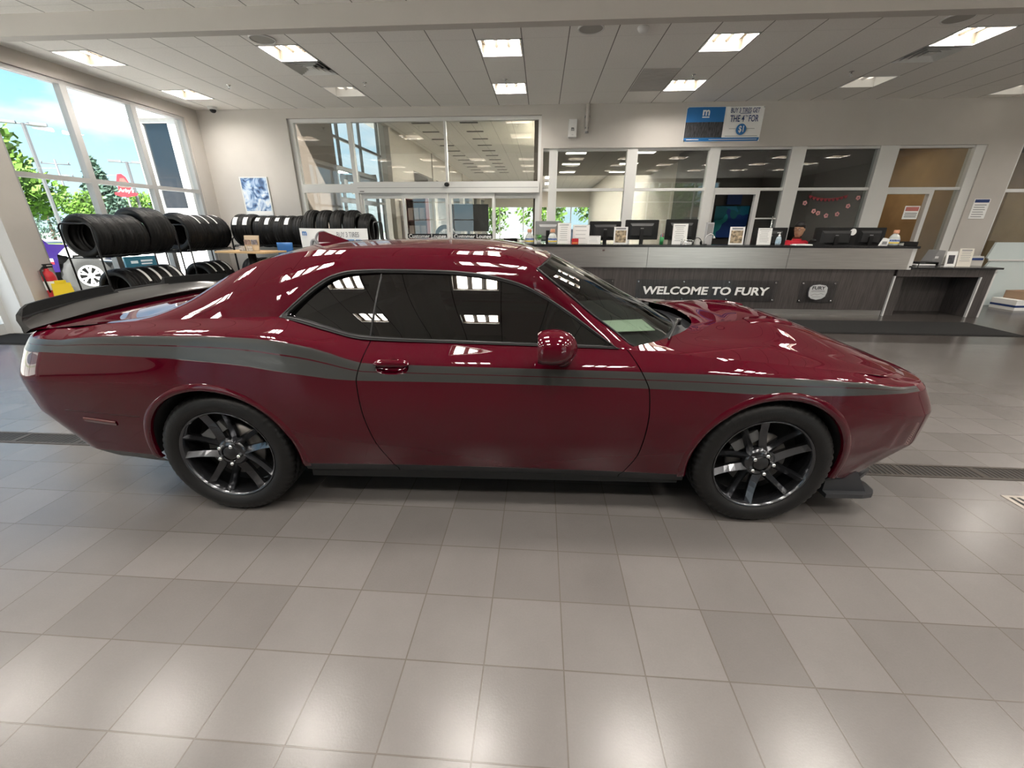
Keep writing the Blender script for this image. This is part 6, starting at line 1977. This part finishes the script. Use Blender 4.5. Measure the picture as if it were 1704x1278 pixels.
for k in range(6): b.bx(-.12, .11 - .02 * (k % 2), -.0075, -.006, .075 - k * .045 - .008, .075 - k * .045 + .006)
b.build('printed_lines', M['inkgrey'], t)
t = thing('door_notice', 'white notice with a red heading on the glass door behind the counter right end', 'notice', (7.98, YB + .055, 1.83))
b = MB(); b.bx(-.15, .15, -.005, 0, -.13, .13); b.build('sheet', M['paper'], t)
b = MB(); b.bx(-.13, .13, -.0065, -.005, .03, .11); b.build('red_heading', mat('faded_red', (.55, .18, .16), .6), t)
b = MB()
for k in range(3): b.bx(-.12, .12, -.0065, -.005, -.02 - k * .035, -.008 - k * .035)
b.build('printed_lines', M['ink'], t)
t = thing('heart_garland', 'dark red heart garland hanging across the dark window behind the clerk', 'garland', (6.24, YB + .09, 2.16))
b = MB(); pts = [(x, 0, -.055 + .075 * (x / .40) ** 2) for x in np.linspace(-.40, .40, 21)]; b.tube(pts, .003, 5); b.build('string', M['red'], t)
for k in range(10):
    x, _, z = pts[min(20, 1 + 2 * k)]
    hp = [(16 * math.sin(a) ** 3, 13 * math.cos(a) - 5 * math.cos(2*a) - 2 * math.cos(3*a) - math.cos(4*a)) for a in np.linspace(0, 2 * PI, 20, endpoint=False)]
    b = MB(); b.prism([(x + px * .0021, z - .03 + pz * .0021) for px, pz in hp], -.004, .002); b.build('heart', mat('dark_red_card', (.22, .02, .03), .6), t)
for k, (x, z) in enumerate(((5.80, 2.02), (6.02, 1.86), (6.12, 1.82), (6.30, 1.77), (6.52, 1.80), (6.70, 1.96), (6.86, 2.12))):
    t = thing('pink_flower', 'pink paper flower stuck on the dark window behind the clerk', 'paper flower', (x, YB + .095, z), 0, 'pink paper flowers on the dark window')
    b = MB()
    for q in range(5):
        a = q * 2 * PI / 5 + k; b.blob((.028 * math.cos(a), 0, .028 * math.sin(a)), (.022, .004, .022), 10, 6)
    b.build('petals', mat('pink_paper', (.62, .30, .30), .6), t)
    b = MB(); b.blob((0, -.004, 0), (.014, .004, .014), 10, 6); b.build('centre', mat('dark_card', (.05, .03, .05), .6), t)

# abstract picture in the office behind the glass
t = thing('abstract_painting', 'teal and blue abstract painting seen through the glass behind the counter', 'painting', (4.80, 9.53, 1.65))
am = mat('abstract_print', (.05, .3, .35), .4)
at = am.node_tree; ab_ = at.nodes['Principled BSDF']
tcx = nn(at, 'ShaderNodeTexCoord'); vo = nn(at, 'ShaderNodeTexVoronoi'); vo.inputs['Scale'].default_value = 4.2
nzx = nn(at, 'ShaderNodeTexNoise'); nzx.inputs['Scale'].default_value = 1.6
mxx = nn(at, 'ShaderNodeMixRGB'); mxx.inputs['Fac'].default_value = .55
at.links.new(tcx.outputs['Object'], nzx.inputs['Vector']); at.links.new(tcx.outputs['Object'], mxx.inputs['Color1']); at.links.new(nzx.outputs['Color'], mxx.inputs['Color2'])
at.links.new(mxx.outputs[0], vo.inputs['Vector'])
sx_ = nn(at, 'ShaderNodeSeparateXYZ'); at.links.new(vo.outputs['Color'], sx_.inputs[0])
ra = nn(at, 'ShaderNodeValToRGB'); ra.color_ramp.interpolation = 'CONSTANT'
ra.color_ramp.elements[0].color = (.01, .18, .24, 1); ra.color_ramp.elements[1].position = .9; ra.color_ramp.elements[1].color = (.55, .38, .05, 1)
for p_, c_ in ((.25, (.03, .42, .45, 1)), (.45, (.02, .08, .34, 1)), (.6, (.45, .60, .66, 1)), (.72, (.02, .25, .42, 1)), (.84, (.012, .03, .06, 1))):
    e_ = ra.color_ramp.elements.new(p_); e_.color = c_
at.links.new(sx_.outputs[0], ra.inputs[0]); at.links.new(ra.outputs[0], ab_.inputs['Base Color'])
b = MB(); b.bx(-.40, .40, -.02, .02, -.36, .36); b.build('canvas', am, t)
b = MB(); b.bx(-.41, -.40, -.025, .025, -.37, .37); b.bx(.40, .41, -.025, .025, -.37, .37); b.bx(-.41, .41, -.025, .025, .36, .37); b.bx(-.41, .41, -.025, .025, -.37, -.36); b.build('frame', M['black'], t)
b = MB(); b.bx(4.62, 4.95, 9.44, 9.50, 2.04, 2.28)
tag(b.build('navy_board', M['navy']), 'small navy board above the abstract painting behind the glass', 'board')

# right-hand end: boards and boxes by the far window
t = thing('leaning_board', 'pale blue-white board leaning at the right of the counter', 'board', (9.75, 7.75, 0))
b = MB(); b.prism([(-.62, .0), (.75, .0), (.75, 1.26), (-.38, 1.26), (-.45, .96), (-.36, .90), (-.62, .30)], -.02, .02); b.build('panel', mat('pale_board', (.62, .70, .70), .5), t)
b = MB(); b.bx(-.42, .75, -.035, -.02, .90, .93); b.build('rail', M['alu'], t)
t = thing('carton_box', 'white carton with a blue stripe on the floor below the right window', 'box', (9.95, 7.35, 0), .1)
b = MB(); b.bx(-.42, .42, -.22, .22, 0, .20); b.build('box', M['paper'], t)
b = MB(); b.bx(-.422, .422, -.222, .222, .06, .10); b.build('blue_stripe', M['navy'], t)
t = thing('brown_carton', 'open brown cardboard box on top of the white striped carton', 'box', (10.0, 7.36, .2005), .15)
b = MB(); b.bx(-.30, .30, -.18, .18, 0, .008); b.bx(-.30, .30, -.18, -.172, 0, .15); b.bx(-.30, .30, .172, .18, 0, .15); b.bx(-.30, -.292, -.18, .18, 0, .15); b.bx(.292, .30, -.18, .18, 0, .15); b.build('box', mat('cardboard', (.40, .27, .18), .7), t)
b = MB(); b.add([(-.30, -.18, .15), (.30, -.18, .15), (.28, -.27, .19), (-.28, -.27, .19)], [(0, 1, 2, 3)]); b.build('flap', mat('cardboard_flap', (.42, .29, .2), .7), t)
b = MB(); b.bx(-.25, .25, -.2, .2, 0, .48)
tag(b.build('wooden_crate', M['tan'], loc=(8.62, 7.55, 0)), 'plain brown box on the floor beside the side desk', 'box')
b = MB(); b.bx(-.5, .9, -.02, .02, 0, 2.35)
tag(b.build('wood_panel', M['tan'], loc=(11.1, 9.2, 0)), 'orange wood panel standing behind the far right window', 'panel')

# ================================================================== THINGS IN THE SHOWROOM BEYOND THE DOORS
def troffer2(x, y, z, label, w_=.6, d_=1.2):
    lm = M['lamp3'] if z < 3.35 else M['lamp2']
    t = thing('ceiling_light', label, 'ceiling light', (x, y, z), 0, 'showroom ceiling lights')
    b = MB(); b.bx(-w_/2, w_/2, -d_/2, d_/2, -.03, -.001); b.build('housing', M['white'], t)
    b = MB(); b.bx(-w_/2 + .03, w_/2 - .03, -d_/2 + .03, d_/2 - .03, -.034, -.03); b.build('lens', lm, t)
M['lamp2'] = mat('showroom_lens', (.9, .9, .88), .4, emit=(1, .95, .86), es=60.0)
M['lamp3'] = mat('hall_lens', (.9, .9, .88), .4, emit=(1, .90, .74), es=5.0)
for y_ in (12.6, 15.2, 17.8, 20.6, 23.6, 27, 31):
    troffer2(.62, y_, 4.4, 'showroom ceiling light in the row beside the brown partition')
for x, y_ in ((1.0, 10.2), (1.0, 12.2), (1.0, 14.2), (2.7, 10.2), (2.7, 12.2), (2.7, 14.2)):
    troffer2(x, y_, 3.3, 'sales office ceiling light seen through the ' + ('first' if x < 2 else 'second') + ' pane above the counter', .55, .3)
for x, y_, l in ((7.75, 9.6, 'hallway ceiling light behind the rightmost counter pane'), (10.6, 9.9, 'ceiling light behind the far right window')):
    t = troffer2(x, y_, 3.3, l, 1.2, .3)
for x in (-2.05, -3.5):
    for k in range(11):
        b = MB(); b.bx(-.27, .27, -.06, .06, -.014, -.001)
        for q in range(3): b.bx(-.26, .26, -.045 + q * .035, -.03 + q * .035, -.018, -.014)
        tag(b.build('linear_diffuser', mat('diffuser_grey', (.16, .16, .15), .6) if k == 0 and x > -3 else bpy.data.materials['diffuser_grey'], loc=(x, 12.3 + k * 1.22, 4.4)), 'dark linear air diffuser in the showroom ceiling beyond the sliding doors', 'air diffuser', 'linear diffusers in the showroom ceiling')
t = thing('display_shelf', 'dark red shelf unit of boxed goods beyond the left sliding door', 'shelf', (-4.05, 13.2, 0))
rw = mat('red_brown_shelf', (.17, .05, .045), .5)
b = MB(); b.bx(-.35, -.31, -.2, .2, 0, 2.4); b.bx(.31, .35, -.2, .2, 0, 2.4); b.bx(-.35, .35, .17, .2, 0, 2.4)
for z in (.05, .6, 1.15, 1.7, 2.36): b.bx(-.35, .35, -.2, .2, z - .02, z + .02)
b.build('carcass', rw, t)
for z in (.62, 1.17, 1.72):
    for k in range(3):
        b = MB(); b.bx(-.28 + k * .2, -.12 + k * .2, -.16, .1, z, z + .38); b.build('boxed_goods', mat('pale_carton', (.62, .50, .46), .6), t)
def lounge_chair(x, y_, rz, label):
    t = thing('lounge_chair', label, 'chair', (x, y_, 0), rz, 'black chairs in the lounge')
    b = MB(); b.bx(-.3, .3, -.3, .3, .34, .46); b.build('seat', M['black'], t)
    b = MB(); b.obx((0, .28, .78), (.58, .1, .72), Matrix.Rotation(.15, 3, 'X')); b.build('backrest', M['black'], t)
    for sx in (-.26, .26):
        for sy in (-.26, .26):
            b = MB(); b.cyl((sx, sy, 0), (sx, sy, .34), .018, n=8); b.build('leg', M['chrome'], t)
lounge_chair(-1.35, 12.6, .2, 'black lounge chair seen through the right sliding door'); lounge_chair(-.75, 13.6, .8, 'black lounge chair near the partition in the showroom'); lounge_chair(-3.5, 14.6, -.4, 'black lounge chair seen through the left sliding door')
t = thing('display_screen', 'large black screen on a stand behind the Customer Lounge lettering', 'screen', (-2.62, 15.0, 0), 0)
b = MB(); b.bx(-.78, .78, -.04, .04, 1.35, 2.30); b.build('panel', mat('screen_black', (.012, .012, .013), .15), t)
b = MB(); b.bx(-.05, .05, .0, .08, 0, 1.4); b.bx(-.4, .4, -.2, .2, 0, .03); b.build('stand', M['black'], t)
t = thing('wheel_display', 'black and silver alloy wheel on display beyond the left sliding door', 'wheel', (-2.95, 12.4, 1.25))
b = MB(); b.lathe([(.20, -.09), (.30, -.1), (.33, -.05), (.33, .05), (.30, .1), (.20, .09)], axis='y', n=40); b.build('tyre', M['rubber'], t)
b = MB()
for k in range(5):
    a = k * 2 * PI / 5; b.obx((.11 * math.cos(a), -.06, .11 * math.sin(a)), (.2, .03, .05), Matrix.Rotation(-a, 3, 'Y'))
b.lathe([(.20, -.08), (.205, -.06), (.2, .05)], axis='y', n=32); b.build('rim', M['alu'], t)
b = MB(); b.bx(-.25, .25, -.2, .2, -1.25, -.335); b.build('plinth', M['white'], t)
t = thing('showroom_desk', 'dark desk in the showroom seen through the first counter pane', 'desk', (1.4, 13.5, 0))
b = MB(); b.bx(-.8, .8, -.4, .4, .72, .76); b.build('desk_top', M['darkwood'], t)
b = MB(); b.bx(-.78, -.74, -.38, .38, 0, .72); b.bx(.74, .78, -.38, .38, 0, .72); b.build('side', M['darkwood'], t)
b = MB(); b.bx(-.74, .74, .3, .33, .2, .72); b.build('front', M['darkwood'], t)
t = thing('display_car', 'pale green car in the showroom seen through the first counter pane', 'car', (1.6, 19.5, 0), .1)
b = MB(); b.prism([(-2.1, .25), (2.1, .25), (2.15, .7), (1.2, .85), (-2.1, .9)], -.85, .85); b.build('body', mat('sage_paint', (.18, .24, .20), .3, coat=1), t)
b = MB(); b.prism([(-1.9, .9), (.95, .86), (.4, 1.4), (-1.3, 1.42)], -.72, .72); b.build('cabin', M['glass_dark'], t)
for x in (-1.35, 1.35):
    for s_ in (-1, 1):
        b = MB(); b.lathe([(.2, s_ * .86), (.33, s_ * .86), (.33, s_ * .66), (.2, s_ * .66)], c=(x, 0, .33), axis='y', n=28); b.build('wheel', M['rubber'], t)
# greenery beyond the far showroom windows
for k, (x, y_) in enumerate(((-5.4, 41), (.2, 42), (5.6, 41))):
    tree('d', (x, y_, GZ), 5.4, 2.6, ('left', 'middle', 'right')[k] + ' green tree beyond the far showroom windows', 900)
b = MB(); b.bx(XL - .25, 60, 36, 110, GZ - .2, GZ); struct(b, 'ground_back', M['concrete'])
